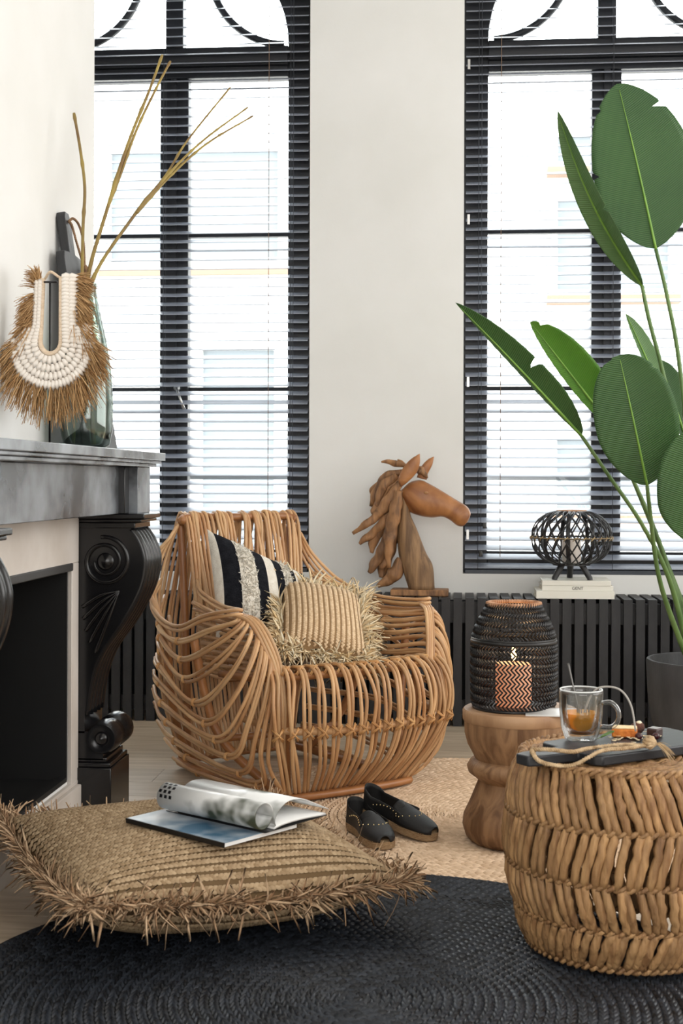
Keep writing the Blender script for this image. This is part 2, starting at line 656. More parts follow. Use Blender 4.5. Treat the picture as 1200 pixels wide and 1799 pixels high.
# ------------------------------------------------------------------ street front opposite
M['facade'] = mat('white_render', (238, 234, 228), (228, 222, 214), 0.9, 1.2)
M['fwin'] = mat('far_window_glass', (104, 110, 113), rough=0.6)
M['ftan'] = mat('sandstone', (126, 104, 88), rough=0.9)
M['fgrey'] = mat('grey_stone', (150, 148, 146), rough=0.9)
bd = empty('street_building', (0, 13.0, -6))
tag(bd, 'white rendered building across the street, seen through the blinds', 'building')
MB().box(-9, 9, 13.0, 16, -6, 4.7).build('facade', M['facade'], bd, True, smooth=False)
MB().box(-9, 9, 2, 13, -6.2, -6.0).build('pavement', M['fgrey'], bd, True, smooth=False)
for (x0, x1, z0, z1) in ((-3.35, -1.72, 3.05, 4.12), (-2.45, -1.75, 0.15, 2.2), (0.92, 1.95, 2.75, 3.6), (0.92, 1.95, 0.7, 1.35), (0.92, 1.95, 3.95, 4.2)):
    f_ = MB().box(x0 - 0.06, x1 + 0.06, 12.93, 13.0, z0 - 0.06, z0).box(x0 - 0.06, x1 + 0.06, 12.93, 13.0, z1, z1 + 0.06)
    f_.box(x0 - 0.06, x0, 12.93, 13.0, z0, z1).box(x1, x1 + 0.06, 12.93, 13.0, z0, z1)
    f = f_.build('window_frame', M['facade'], bd, True, smooth=False)
    MB().box(x0, x1, 12.985, 13.0, z0, z1).build('far_pane', M['fwin'], bd, True, smooth=False)
    MB().box(x0 - 0.1, x1 + 0.1, 12.85, 13.0, z0 - 0.14, z0 - 0.06).build('sill', M['ftan'], bd, True, smooth=False)

# ------------------------------------------------------------------ radiator cover
rc = empty('radiator_cover', (0, 5.44, 0))
tag(rc, 'long charcoal slatted radiator cover along the window wall', 'radiator cover')
L = [(-0.13, 0.001), (-0.13, 0.498), (0.132, 0.498), (0.132, 0.482), (-0.112, 0.482), (-0.112, 0.001)]
slb = MB().prism(L, -0.0168, 0.0168, 'x')
slme = slb.mesh('slat', M['rad'], False)
pitch = 0.0465
for k in range(72):
    o = bpy.data.objects.new('slat', slme)
    col.objects.link(o)
    o.parent = rc
    o.location = (-1.86 + k * pitch, 0, 0)
x0, x1 = -1.88, -1.86 + 71 * pitch + 0.02
for z0, z1 in ((0.40, 0.481), (0.045, 0.10)):
    MB().box(x0, x1, -0.1115, -0.09, z0, z1).build('batten', M['rad'], rc, smooth=False)
MB().box(x0, x1, -0.02, 0.0, 0.462, 0.481).build('batten', M['rad'], rc, smooth=False)
MB().box(x0, x1, 0.02, 0.12, 0.05, 0.42).build('radiator', M['raddark'], rc, smooth=False)

# ------------------------------------------------------------------ fireplace
fp = empty('fireplace', (-1.06, 3.3, 0))
tag(fp, 'black marble fireplace with scrolled corbels and grey frieze of wear and painted sheen', 'fireplace')
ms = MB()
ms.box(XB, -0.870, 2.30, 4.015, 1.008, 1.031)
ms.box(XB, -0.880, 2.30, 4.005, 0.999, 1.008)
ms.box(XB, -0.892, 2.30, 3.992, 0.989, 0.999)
ms.build('mantel_shelf', M['marble_worn_sheen'], fp, True, bevel=0.002)
MB().box(XB, -0.948, 2.45, 3.80, 0.856, 0.989).build('frieze', M['marble_worn_sheen'], fp, True, bevel=0.002)
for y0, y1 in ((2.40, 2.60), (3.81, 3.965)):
    MB().box(XB, -0.905, y0, y1, 0.856, 0.989).build('end_block', M['marble_worn_sheen'], fp, True, bevel=0.002)
    MB().box(XB, -0.930, y0 - 0.05, y0, 0.856, 0.989).build('end_block_step', M['marble'], fp, True, bevel=0.002)

edge = [(-0.895, 0.835), (-0.912, 0.812), (-0.893, 0.790), (-0.876, 0.752), (-0.871, 0.715), (-0.880, 0.662), (-0.903, 0.608), (-0.940, 0.545),
        (-0.985, 0.482), (-1.012, 0.425), (-1.028, 0.36), (-1.037, 0.285)]
ed = spline([(x, 0, z) for x, z in edge[1:]], 40)


def corbel(y0, y1):
    sh = y0 - 3.76
    body = [(XB, 0.80)] + [(q[0] - 0.006, q[2]) for q in ed] + [(-1.037, 0.27), (XB, 0.27)]
    c = MB()
    tri = [(XB + 0.0005, q[2]) for q in ed]
    # strips between the wall line and the scroll line keep the outline exact
    front = [(q[0] - 0.006, q[2]) for q in ed]
    for k in range(len(front) - 1):
        c.prism([tri[k], front[k], front[k + 1], tri[k + 1]], y0, y1)
    c.box(XB, -1.043, y0, y1, 0.24, ed[-1][2])
    c.box(XB, -0.912, y0, y1, ed[0][2], 0.83)
    co = c.build('corbel', M['marble'], fp, True, smooth=False)
    w = y1 - y0
    for t in (0.10, 0.30, 0.5, 0.70, 0.90):
        MB().tube([(q[0] - 0.006, y0 + w * t, q[2]) for q in ed], [0.013, 0.015, 0.014, 0.012, 0.01], 8).build('rib', M['marble'], co, True)
    # spiral, rosette and leaf relief on the cheek
    sp = []
    for k in range(70):
        an = R(100) - R(640) * k / 69
        rr = 0.070 * (1 - k / 69) + 0.03 * (k / 69)
        sp.append((-0.985 + rr * math.cos(an), y0 - 0.002, 0.722 + rr * math.sin(an)))
    MB().tube(sp, [0.006, 0.007, 0.004], 6).build('scroll_relief', M['marble'], co, True)
    MB().lathe([(0.0, 0.012), (0.012, 0.011), (0.022, 0.004), (0.026, 0.0)], 20, (0, 0, 0)).build('rosette', M['marble'], co).matrix_local = Matrix.Translation((-0.985 + 1.06, y0 - 3.3 + 0.001, 0.722)) @ Matrix.Rotation(R(90), 4, 'X')
    for k in range(5):
        an = R(196 + k * 11)
        L_ = 0.11 + 0.006 * k
        p0 = (-0.945, y0 - 0.001, 0.640)
        p2_ = (-0.945 + L_ * math.cos(an), y0 - 0.001, 0.640 + L_ * 1.5 * math.sin(an))
        if p2_[0] < XB + 0.012:
            s = (p0[0] - XB - 0.012) / (p0[0] - p2_[0])
            p2_ = (XB + 0.012, y0 - 0.001, p0[2] + (p2_[2] - p0[2]) * s)
        pm = ((p0[0] + p2_[0]) / 2 + 0.006, y0 - 0.006, (p0[2] + p2_[2]) / 2 + 0.012)
        MB().tube(spline([p0, pm, p2_], 10), [0.002, 0.005, 0.006], 6).build('leaf_relief', M['marble'], co, True)
    # capital under the frieze
    MB().box(XB, -0.872, y0 - 0.012, y1 + 0.006, 0.842, 0.856).box(XB, -0.882, y0 - 0.006, y1 + 0.002, 0.832, 0.842).box(XB, -0.90, y0 - 0.002, y1, 0.815, 0.832).build('capital', M['marble'], co, True, bevel=0.003)
    # foot roll
    v = MB()
    prof = [(0.001, -0.012), (0.012, -0.009), (0.018, -0.001), (0.024, -0.005), (0.040, -0.005), (0.045, 0.004), (0.047, 0.055), (0.040, 0.06), (0.037, 0.07), (0.040, 0.08), (0.037, 0.09), (0.040, 0.10), (0.037, 0.11),
            (0.040, 0.12), (0.047, 0.128), (0.047, w - 0.002), (0.0, w)]
    prof = [(r, min(h, w)) for r, h in prof]
    v.lathe(prof, 32)
    v.v = [(p[0] - 0.995, y0 + p[2], 0.225 - p[1]) for p in v.v]
    v.build('foot_roll', M['marble'], co, True, auto=50)
    MB().box(XB, -0.99, y0, y1, 0.165, 0.245).build('foot_back', M['marble'], co, True, smooth=False)
    b = MB().box(XB, -0.964, y0 - 0.012, y1 + 0.01, 0.0, 0.145).box(XB, -0.968, y0 - 0.006, y1 + 0.006, 0.145, 0.158).box(XB, -0.98, y0, y1, 0.158, 0.172)
    b.build('plinth', M['marble'], co, True, bevel=0.003)
    return co


corbel(3.76, 3.95)
corbel(2.42, 2.615)
MB().box(XB, XB + 0.012, 2.61, 3.757, 0.72, 0.856).box(XB, XB + 0.012, 3.69, 3.757, 0.10, 0.72).build('white_surround', M['white'], fp, True, bevel=0.002)
MB().box(XB, XB + 0.024, 2.61, 3.748, 0.0, 0.10).box(XB, XB + 0.014, 2.61, 3.748, 0.10, 0.112).build('hearth_kerb', M['white'], fp, True, bevel=0.003)
fb = MB().box(-1.50, XB - 0.001, 2.60, 3.69, 0.1185, 0.124).box(-1.499, -1.49, 2.602, 3.688, 0.12, 0.714)
fb.box(-1.49, XB, 3.68, 3.689, 0.124, 0.714).box(-1.49, XB, 2.601, 2.61, 0.124, 0.714).box(-1.49, XB, 2.61, 3.68, 0.706, 0.7135)
fb.build('firebox_lining', M['firebox'], fp, True, smooth=False)
fr_ = MB().box(XB - 0.02, XB + 0.016, 2.61, 3.69, 0.70, 0.722).build('firebox_lintel', M['ironedge'], fp, True, bevel=0.003)
MB().box(-1.10, XB, 2.61, 3.68, 0.124, 0.132).build('hearth_plate', M['firebox'], fp, True, smooth=False)
for k in range(4):
    MB().box(-1.46, -1.452, 3.05 + k * 0.12, 3.07 + k * 0.12, 0.124, 0.66).build('fireback_rib', M['firebox'], fp, True, smooth=False)

# ------------------------------------------------------------------ rugs
M['jute'] = mat('natural_jute', (236, 208, 178), (208, 178, 147), 0.9, attr='rnd', spec=0.1)
M['jutebase'] = mat('jute_base', (96, 72, 50), rough=0.95)
M['rugblack'] = mat('charcoal_braid', (22, 24, 28), (50, 55, 63), 0.4, attr='rnd', spec=0.5)
M['rugblackbase'] = mat('black_rug_base', (10, 11, 13), rough=0.9)


def make_rug(name, label, c, rad, pitch, m, mb_, zfun, th, st_len, seed, keep):
    rng = random.Random(seed)
    r_ = empty(name, (c.x, c.y, 0))
    tag(r_, label, 'rug')
    base = MB()
    n = 72
    rr = [0.0, rad * 0.35, rad * 0.6, rad * 0.75, rad * 0.88, rad * 0.96, rad - 0.004]
    top = [[(r0 * math.cos(2 * PI * i / n), r0 * math.sin(2 * PI * i / n)) for i in range(n)] for r0 in rr]
    vs, fs = [], []
    for ringp in top:
        for (x, y) in ringp:
            vs.append((x, y, zfun(c.x + x, c.y + y) + th * 0.45))
    k0 = len(vs)
    for (x, y) in top[-1]:
        vs.append((x, y, zfun(c.x + x, c.y + y) + 0.0005))
    for q in range(len(rr)):
        for i in range(n):
            j = (i + 1) % n
            fs.append((q * n + i, (q + 1) * n + i, (q + 1) * n + j, q * n + j))
    base.add(vs, fs)
    base.build('backing', mb_, r_)
    nr = int(rad / pitch)
    for k in range(nr):
        r0 = (k + 0.5) * pitch
        ns = max(6, int(2 * PI * r0 / st_len))
        C, D, Nn = [], [], []
        wob = rng.uniform(0, 6)
        for i in range(ns):
            t = 2 * PI * i / ns + rng.uniform(-0.1, 0.1) * st_len / max(r0, 0.02)
            for s in (-1, 1):
                q = r0 + s * pitch * 0.20 + 0.0035 * math.sin(3 * t + wob * 0.3) * (r0 / rad)
                tt = t + (0.5 * st_len / max(r0, 0.02) if s > 0 else 0)
                x, y = q * math.cos(tt), q * math.sin(tt)
                if not keep(c.x + x, c.y + y):
                    continue
                tx, ty = -math.sin(tt), math.cos(tt)
                d = np.array((tx + s * 0.42 * math.cos(tt), ty + s * 0.42 * math.sin(tt), 0))
                d /= np.linalg.norm(d)
                C.append((x, y, zfun(c.x + x, c.y + y) + th * 0.45))
                D.append(d)
                Nn.append((0, 0, 1))
        if C:
            MB().stitches(C, D, Nn, st_len * 0.66, pitch * 0.235, th * (0.55 + 0.2 * rng.random())).build('braid_ring', m, r_)
    return r_


jc = cw(0.36, 3.85)
bc = cw(0.02, 2.49)


def z_flat(x, y):
    return 0.0005


def z_over(x, y):
    q = 0.79 + 0.03 - math.hypot(x - jc.x, y - jc.y)
    q = min(max(q / 0.05, 0), 1)
    return 0.0005 + 0.0125 * q * q * (3 - 2 * q)


make_rug('jute_rug', 'round natural jute braided rug lying under the rattan armchair', jc, 0.79, 0.0232, M['jute'], M['jutebase'], z_flat, 0.012, 0.021, 3,
         lambda x, y: math.hypot(x - bc.x, y - bc.y) > 0.70)
make_rug('black_rug', 'round black braided rug lying in front under the floor cushion', bc, 0.775, 0.0185, M['rugblack'], M['rugblackbase'], z_over, 0.011, 0.019, 4,
         lambda x, y: True)


# ------------------------------------------------------------------ cushions
def pillow_fn(w, h, t, power=0.55, pinch=0.05):
    """returns f(u, v, side) for u, v in -1..1"""
    def f(u, v, s):
        x = w * u * (1 - pinch * (1 - v * v) * 0.9 * abs(u))
        y = h * v * (1 - pinch * (1 - u * u) * 0.9 * abs(v))
        b = (max(0, 1 - abs(u) ** 2.6) * max(0, 1 - abs(v) ** 2.6)) ** power
        return np.array((x, y, s * t * b))
    return f


def fringe_strand(mb, p, d, L, w, droop, rng, curl=0.4):
    d = np.array(d, float)
    d /= np.linalg.norm(d)
    side = np.array((rng.gauss(0, 1), rng.gauss(0, 1), rng.gauss(0, 1)))
    side -= d * np.dot(side, d)
    side /= np.linalg.norm(side) + 1e-9
    pts = []
    for k in range(5):
        t = k / 4
        pts.append(np.array(p) + d * L * t + np.array((0, 0, -droop)) * L * t * t + side * curl * L * t * t)
    w2 = np.cross(d, side)
    vs, fs = [], []
    for k, q in enumerate(pts):
        ww = w * (1 - 0.55 * (k / 4) ** 2)
        vs += [q - w2 * ww, q + side * ww * 0.5, q + w2 * ww]
    for k in range(4):
        o = k * 3
        for a, b in ((0, 1), (1, 2), (2, 0)):
            fs.append((o + a, o + b, o + 3 + b, o + 3 + a))
    mb.add(vs, fs, rng.random())


M['straw'] = mat('woven_seagrass', (186, 162, 130), (148, 124, 94), 0.75, attr='rnd', spec=0.25)
M['strawbase'] = mat('seagrass_base', (104, 82, 54), rough=0.95)
M['strawfringe'] = mat('seagrass_fringe', (214, 184, 150), (158, 122, 90), 0.7, attr='rnd', spec=0.25)
M['raffia'] = mat('natural_raffia', (226, 200, 166), (204, 174, 138), 0.75, attr='rnd', spec=0.25)
M['raffiabase'] = mat('raffia_base', (150, 120, 84), rough=0.95)
M['raffiafringe'] = mat('blond_raffia_fringe', (255, 243, 214), (244, 214, 164), 0.65, attr='rnd', spec=0.3, transl=0.12)


def woven_cushion(root, w, h, t, rows, st, m, mbase, mfr, nfr, flen, fw, droop, seed, power=0.55, warp=None, updir=0.15, rowgap=0.30, curl=0.4, spread=0.35):
    rng = random.Random(seed)
    f0 = pillow_fn(w, h, t, power)
    f = (lambda u, v, s: warp(f0(u, v, s))) if warp else f0
    core = MB()
    for s in (1, -1):
        g = MB().grid(lambda a, b: f((2 * a - 1) * s, 2 * b - 1, s) * np.array((1, 1, 1)), 25, 25)
        core.add(g.v, g.f)
    core.build('cover', mbase, root)
    e = 1e-3
    for s in (1, -1):
        for k in range(rows):
            v = -1 + (k + 0.5) * 2 / rows
            C, D, Nn = [], [], []
            n = int(2 * w / st)
            for i in range(n):
                for q in (-1, 1):
                    u = -0.985 + 1.97 * (i + 0.5 + 0.25 * q) / n + rng.uniform(-0.1, 0.1) * st / w
                    vv = min(max(v + q * rowgap / rows, -0.985), 0.985)
                    p = f(u, vv, s)
                    du = f(u + e, vv, s) - f(u - e, vv, s)
                    dv = f(u, vv + e, s) - f(u, vv - e, s)
                    nn = np.cross(du, dv) * s
                    nn /= np.linalg.norm(nn) + 1e-12
                    du /= np.linalg.norm(du)
                    dv /= np.linalg.norm(dv)
                    d = du + q * 0.65 * dv
                    d /= np.linalg.norm(d)
                    C.append(p + nn * 0.0005)
                    D.append(d)
                    Nn.append(nn)
            MB().stitches(C, D, Nn, st * 0.72, h / rows * 0.40, st * 0.5).build('woven_row', m, root)
    fr = MB()
    per = 4
    for k in range(nfr):
        side = k % 4
        a = rng.uniform(-1, 1)
        if rng.random() < 0.15:
            a = math.copysign(1 - abs(rng.gauss(0, 0.05)), a)
        u, v, d = [(a, -1, (0.35 * a, -1)), (1, a, (1, 0.35 * a)), (a, 1, (0.35 * a, 1)), (-1, a, (-1, 0.35 * a))][side]
        p = f(u, v, 1)
        p2 = f(u * 1.02 + 0.02 * d[0], v * 1.02 + 0.02 * d[1], 1) - p
        if np.linalg.norm(p2) < 1e-6:
            p2 = np.array((d[0], d[1], 0.0))
        dd = p2 / np.linalg.norm(p2) + np.array((rng.gauss(0, spread), rng.gauss(0, spread), rng.gauss(updir, spread)))
        fringe_strand(fr, p, dd, flen * rng.uniform(0.55, 1.15), fw * rng.uniform(0.7, 1.3), droop * rng.uniform(0.2, 1.4), rng, rng.uniform(0.1, curl))
    o = fr.build('fringe', mfr, root)
    o['kind'] = 'stuff'
    return root


# big floor cushion, front edge runs to the right and away
fc_c = cw(-0.325, 2.99)
fc_ang = math.atan2(0.28, 0.58) + YAW
fc = empty('floor_cushion', (fc_c.x, fc_c.y, 0.014), fc_ang)
tag(fc, 'large woven seagrass floor cushion with shaggy fringe on the black rug', 'cushion')


def fc_warp(p):
    q = np.array(p)
    sag = (q[0] / 0.33) ** 2 + (q[1] / 0.36) ** 2
    q[2] = max(q[2] * (1.0 if q[2] > 0 else 0.95) + 0.099 + 0.012 * math.sin(7 * q[0] + 1) * math.cos(6 * q[1]) + 0.020 * min(sag, 2) * (0.65 - 0.35 * math.tanh(q[0] / 0.15)), 0.004)
    return q


woven_cushion(fc, 0.335, 0.36, 0.098, 30, 0.0098, M['straw'], M['strawbase'], M['strawfringe'], 2400, 0.058, 0.0030, 0.3, 11, 0.5, fc_warp, 0.5, 0.24, 0.9, 0.5)

# ------------------------------------------------------------------ rattan armchair
M['cane'] = mat('honey_rattan', (212, 172, 126), (172, 126, 84), 0.4, 5, (1, 1, 1), 5, bump=0.06, bscale=40, rnd=0.16, spec=0.5)
M['pole'] = mat('brown_rattan_pole', (178, 122, 74), (138, 90, 52), 0.4, 6, detail=5, bump=0.05, bscale=30, rnd=0.1)
M['bind'] = mat('rattan_peel_binding', (214, 168, 112), (184, 132, 80), 0.5, 30, rnd=0.1)
ch_c = cw(-0.17, 4.375)
CH = empty('rattan_armchair', (ch_c.x, ch_c.y, 0.0152), R(35) + YAW)
tag(CH, 'open honey rattan armchair with bulging fan shaped arms', 'chair')
CR = 0.0058


def cane(pts, r=CR, n=30, name='cane', m='cane', sides=7):
    return MB().tube(spline(pts, n), r, sides).build(name, M[m], CH)


def lerp_tab(tab, t):
    tab = np.array(tab, float)
    k = np.linspace(0, 1, len(tab))
    return np.array([np.interp(t, k, tab[:, i]) for i in range(tab.shape[1])])


jr = random.Random(5)


def jit(s=0.003):
    return np.array((jr.gauss(0, s), jr.gauss(0, s), jr.gauss(0, s)))


# arm fan tables from the top cane to the lowest: back, side, dip, front bulge, ridge, inner, inner back
T_back = [(-.30, .27, .56), (-.31, .30, .44), (-.31, .32, .33), (-.31, .33, .24), (-.29, .33, .13), (-.24, .32, .02)]
T_side = [(-.41, .10, .49), (-.425, .06, .42), (-.435, .05, .34), (-.425, .05, .23), (-.37, .06, .12), (-.27, .10, .014)]
T_dip = [(-.43, -.06, .455), (-.435, -.10, .36), (-.43, -.20, .25), (-.40, -.26, .17), (-.34, -.285, .08), (-.235, -.31, .014)]
T_bul = [(-.405, -.20, .50), (-.415, -.27, .43), (-.395, -.335, .35), (-.375, -.36, .27), (-.345, -.372, .20), (-.315, -.385, .14)]
T_rid = [(-.355, -.285, .535), (-.345, -.315, .52), (-.33, -.34, .485), (-.315, -.36, .45), (-.30, -.375, .41), (-.292, -.385, .36)]
T_inn = [(-.335, -.15, .535), (-.31, -.17, .51), (-.285, -.17, .475), (-.265, -.17, .44), (-.255, -.18, .405), (-.25, -.2, .37)]
T_inb = [(-.27, .13, .55), (-.25, .15, .51), (-.235, .16, .47), (-.22, .17, .43), (-.21, .18, .385), (-.20, .19, .34)]
for sx in (1, -1):
    S = np.array((sx, 1, 1))
    for i in range(10):
        for dlt in (-0.0105, 0.0105):
            t = min(max(i / 9 + dlt, -0.01), 1)
            P = [lerp_tab(T, t) * S + jit(0.002) for T in (T_back, T_side, T_dip, T_bul, T_rid, T_inn, T_inb)]
            cane(P, n=44)
    # arm top rail, curl at the back of the arm
    for dz in (0, 0.013):
        cane([np.array(p) * S + np.array((0, 0, dz)) for p in ((-.30, .30, .60), (-.385, .20, .545), (-.415, .08, .50), (-.42, -.05, .485), (-.405, -.17, .525), (-.36, -.275, .548), (-.325, -.25, .545), (-.30, -.1, .545), (-.26, .10, .57), (-.22, .20, .60))], n=44)
    for q in range(4):
        e = 0.016 * q
        cane([np.array(p) * S for p in ((-.225 - e * .6, .315, .80 - e), (-.265 - e, .33, .68), (-.32 - e, .27, .575 + e * .5), (-.385 - e * .3, .14, .52 + e * .3), (-.40, .05, .47 - e * 1.2), (-.37, .10, .445 - e), (-.31, .22, .50 - e * 2), (-.285, .29, .42 - e * 3), (-.26, .33, .2), (-.22, .31, .02))], n=44)
    # ridge bundle
    for q in range(4):
        o = 0.010 * q
        cane([np.array(p) * S for p in ((-.365 + o, -.25, .548), (-.335 + o, -.315 - o * .3, .528), (-.308 + o, -.358 - o * .3, .452), (-.290 + o * .8, -.383, .375), (-.294 + o * .8, -.405, .28), (-.285 + o * .6, -.395, .17), (-.24 + o * .4, -.355, .06), (-.208 + o * .3, -.335, .012))], n=34)
    # inner supports of the arm
    cane([np.array(p) * S for p in ((-.40, -.10, .47), (-.37, -.12, .30), (-.33, -.16, .16), (-.22, -.30, .012))], 0.0135, 24, 'pole', 'pole')
    cane([np.array(p) * S for p in ((-.38, .10, .48), (-.36, .12, .28), (-.30, .16, .12), (-.21, .22, .012))], 0.0135, 24, 'pole', 'pole')
    cane([np.array(p) * S for p in ((-.20, .30, .012), (-.215, .28, .30), (-.215, .30, .58), (-.215, .325, .80))], 0.0135, 24, 'pole', 'pole')
    cane([np.array(p) * S for p in ((-.21, -.325, .012), (-.23, -.345, .18), (-.24, -.36, .355))], 0.0135, 20, 'pole', 'pole')

# seat and front canes
NF = 15
yr = lambda s: -0.425 + 0.045 * s * s
fronts = []
for j in range(NF):
    s = -1 + 2 * j / (NF - 1)
    for dx in (-0.0072, 0.0072):
        P = [(s * .195 + dx, .20, .325), (s * .22 + dx, .06, .318), (s * .245 + dx, -.12, .338), (s * .275 + dx, -.30, .378), (s * .292 + dx, yr(s) + .02, .397), (s * .306 + dx, yr(s) - .030, .368),
             (s * .318 + dx, yr(s) - .052, .30), (s * .312 + dx, yr(s) - .048, .22), (s * .275 + dx, yr(s) - .005 - .01, .12), (s * .215 + dx, -.338, .014)]
        cane([np.array(p) + jit(0.0022) for p in P], n=44)
    fronts.append(s)
# back canes: up the front of the back, over the top rail and down behind
NBK = 17
for j in range(NBK):
    s = -1 + 2 * j / (NBK - 1)
    lean = jr.gauss(0, 0.005)
    for dx in (-0.0068, 0.0068):
        x = s * 0.205 + dx
        crown = 0.012 * (1 - s * s) * -1
        P = [(s * .185 + dx, .19, .33), (s * .195 + dx, .225, .48), (x + lean, .262, .66), (x + lean * 2, .298 + crown, .79), (x + lean * 2, .325 + crown, .826), (x + lean * 2, .355 + crown, .80), (s * .235 + dx, .375, .62), (s * .26 + dx, .385, .40), (s * .24 + dx, .36, .18), (s * .195 + dx, .312, .014)]
        cane([np.array(p) + jit(0.0025) for p in P], n=40)
# structural rails
cane([(-.225, .30, .80), (-.19, .318, .812), (0, .312, .812), (.19, .318, .812), (.225, .30, .80)], 0.014, 24, 'top_rail', 'pole')
cane([(-.34, -.16, .362), (-.315, -.33, .366), (-.2, -.40, .372), (0, -.422, .374), (.2, -.40, .376), (.315, -.33, .378), (.34, -.16, .38)], 0.0115, 40, 'seat_rail', 'pole')
cane([(-.33, -.26, .245), (-.27, -.40, .222), (-.14, -.452, .216), (0, -.462, .216), (.14, -.452, .216), (.27, -.415, .22), (.33, -.30, .235)], 0.0105, 40, 'middle_rail', 'cane')
cane([(-.22, .20, .318), (0, .215, .318), (.22, .20, .318)], 0.012, 16, 'seat_rail', 'pole')
cane([(-.235, -.03, .322), (0, -.02, .316), (.235, -.03, .322)], 0.010, 16, 'seat_rail', 'pole')
cane([(-.22, .02, .13), (0, .02, .125), (.22, .02, .13)], 0.012, 16, 'stretcher', 'pole')
cane([(-.20, -.30, .10), (-.02, .02, .11), (.19, .28, .10)], 0.011, 16, 'stretcher', 'pole')
rr_ = MB()
for k in range(2):
    o = 0.012 * k
    cane([(-.19, .315 + o, .012), (-.225 - o, .28, .012), (-.228 - o, 0, .012), (-.225 - o, -.30, .012), (-.195, -.338 - o, .012), (0, -.352 - o, .012), (.19, -.342 - o, .012), (.226 + o, -.30, .012), (.230 + o, 0, .012), (.225 + o, .28, .012), (.19, .315 + o, .012), (0, .325 + o, .012), (-.19, .315 + o, .012)], 0.0115, 80, 'base_ring', 'pole')
# bindings: an X of peel where each front pair meets the middle rail and the seat rail
xb = MB()
for s in (-1, 1):
    xb.tube([(-0.017, 0.004, -0.015 * s), (0, -0.010, 0), (0.017, 0.004, 0.015 * s)], 0.0028, 5)
    xb.tube([(-0.014, 0.004, -0.019 * s), (0, -0.0115, -0.001 * s), (0.014, 0.004, 0.019 * s)], 0.0022, 5)
xme = xb.mesh('binding', M['bind'])
wr = MB()
for k in range(3):
    wr.ring((0, 0, 0.004 * (k - 1)), 0.0125, 0.0022, 14, 5)
wme = wr.mesh('binding', M['bind'])
for s in fronts:
    o = bpy.data.objects.new('binding', xme)
    o.location = (s * .312, yr(s) - .056, .218)
    o.rotation_euler = (0, 0, s * 0.35)
    col.objects.link(o)
    o.parent = CH
    o = bpy.data.objects.new('binding', xme)
    o.location = (s * .298, yr(s) + .006, .392)
    o.rotation_euler = (-0.9, 0, s * 0.3)
    col.objects.link(o)
    o.parent = CH
for sx in (1, -1):
    S = np.array((sx, 1, 1))
    for i in range(10):
        for T, k in ((T_dip, 0), (T_side, 0)):
            p = lerp_tab(T, i / 9) * S
            o = bpy.data.objects.new('binding', wme)
            o.location = p
            o.rotation_euler = (R(90), 0, R(20 * sx))
            o.scale = (0.85, 0.85, 0.8)
            col.objects.link(o)
            o.parent = CH

# ------------------------------------------------------------------ striped pillow
M['cloth_w'] = mat('cream_wool', (236, 230, 218), (222, 214, 200), 0.95, 60, bump=0.5, bscale=220, spec=0.1)
M['cloth_b'] = mat('black_wool', (24, 25, 30), (36, 37, 42), 0.95, 60, bump=0.5, bscale=220, spec=0.1)
M['tuft'] = mat('cream_tufting', (255, 252, 244), (240, 232, 216), 0.95, attr='rnd', spec=0.05, transl=0.25)


def frame_empty(name, TL, TR, BL):
    """an Empty in the middle of a leaning cushion, x along its top edge, y up its side"""
    x = (TR - TL).normalized()
    y = (TL - BL)
    y = (y - x * y.dot(x)).normalized()
    z = x.cross(y)
    c = (TR + BL) / 2
    o = empty(name, c)
    o.rotation_euler = Matrix((x, y, z)).transposed().to_euler()
    return o, (TR - TL).length / 2, (TL - BL).length / 2


TL, TR, BL = at(326, 920, 4.34), at(498, 1000, 4.44), at(352, 1098, 4.20)
sp, hw, hh = frame_empty('striped_pillow', TL, TR, BL)
tag(sp, 'black and white striped pillow with tufted stripes, leaning in the armchair', 'pillow')
fpl0 = pillow_fn(hw, hh, 0.085, 0.5, 0.10)


def fpl(u, v, s):
    q = fpl0(u, v, s)
    q[0] -= 0.38 * (q[1] - hh)          # the pillow slumps sideways into the seat
    return q


bands = [(-1.0, -.93, 'w', 0), (-.93, -.62, 'b', 0), (-.62, -.28, 'w', 1), (-.28, -.06, 'b', 0), (-.06, .14, 'w', 0), (.14, .32, 'b', 0), (.32, .52, 'w', 1), (.52, .64, 'b', 0), (.64, .84, 'w', 0), (.84, 1.0, 'b', 0)]
rg = random.Random(3)
for (u0, u1, cc, tf) in bands:
    b = MB()
    for s in (1, -1):
        g = MB().grid(lambda a, q: fpl((u0 + (u1 - u0) * a) if s > 0 else (u1 - (u1 - u0) * a), 2 * q - 1, s), 7, 29)
        b.add(g.v, g.f)
    st = b.build('stripe', M['cloth_' + cc], sp)
    if tf:
        t_ = MB()
        for k in range(520):
            u, v = rg.uniform(u0 - 0.01, u1 + 0.01), rg.uniform(-0.98, 0.98)
            fringe_strand(t_, fpl(u, v, 1), (rg.gauss(0, .6), rg.gauss(-.3, .5), 0.9), rg.uniform(0.006, 0.016), 0.0019, 0.2, rg, 0.5)
        t_.build('tufting', M['tuft'], st)['kind'] = 'stuff'

# ------------------------------------------------------------------ raffia cushion
TL, TR, BL = at(520, 1034, 4.38), at(656, 1056, 4.42), at(464, 1136, 4.05)
rf, hw, hh = frame_empty('raffia_cushion', TL, TR, BL)
tag(rf, 'blond woven raffia cushion with long fringe on the armchair seat', 'cushion')
rf.rotation_euler.rotate_axis('Z', R(90))
woven_cushion(rf, hh * 0.95, hw * 1.0, 0.075, 15, 0.0075, M['raffia'], M['raffiabase'], M['raffiafringe'], 1050, 0.080, 0.0045, 0.45, 21, 0.42, None, 0.65, 0.22, 0.7, 0.38)

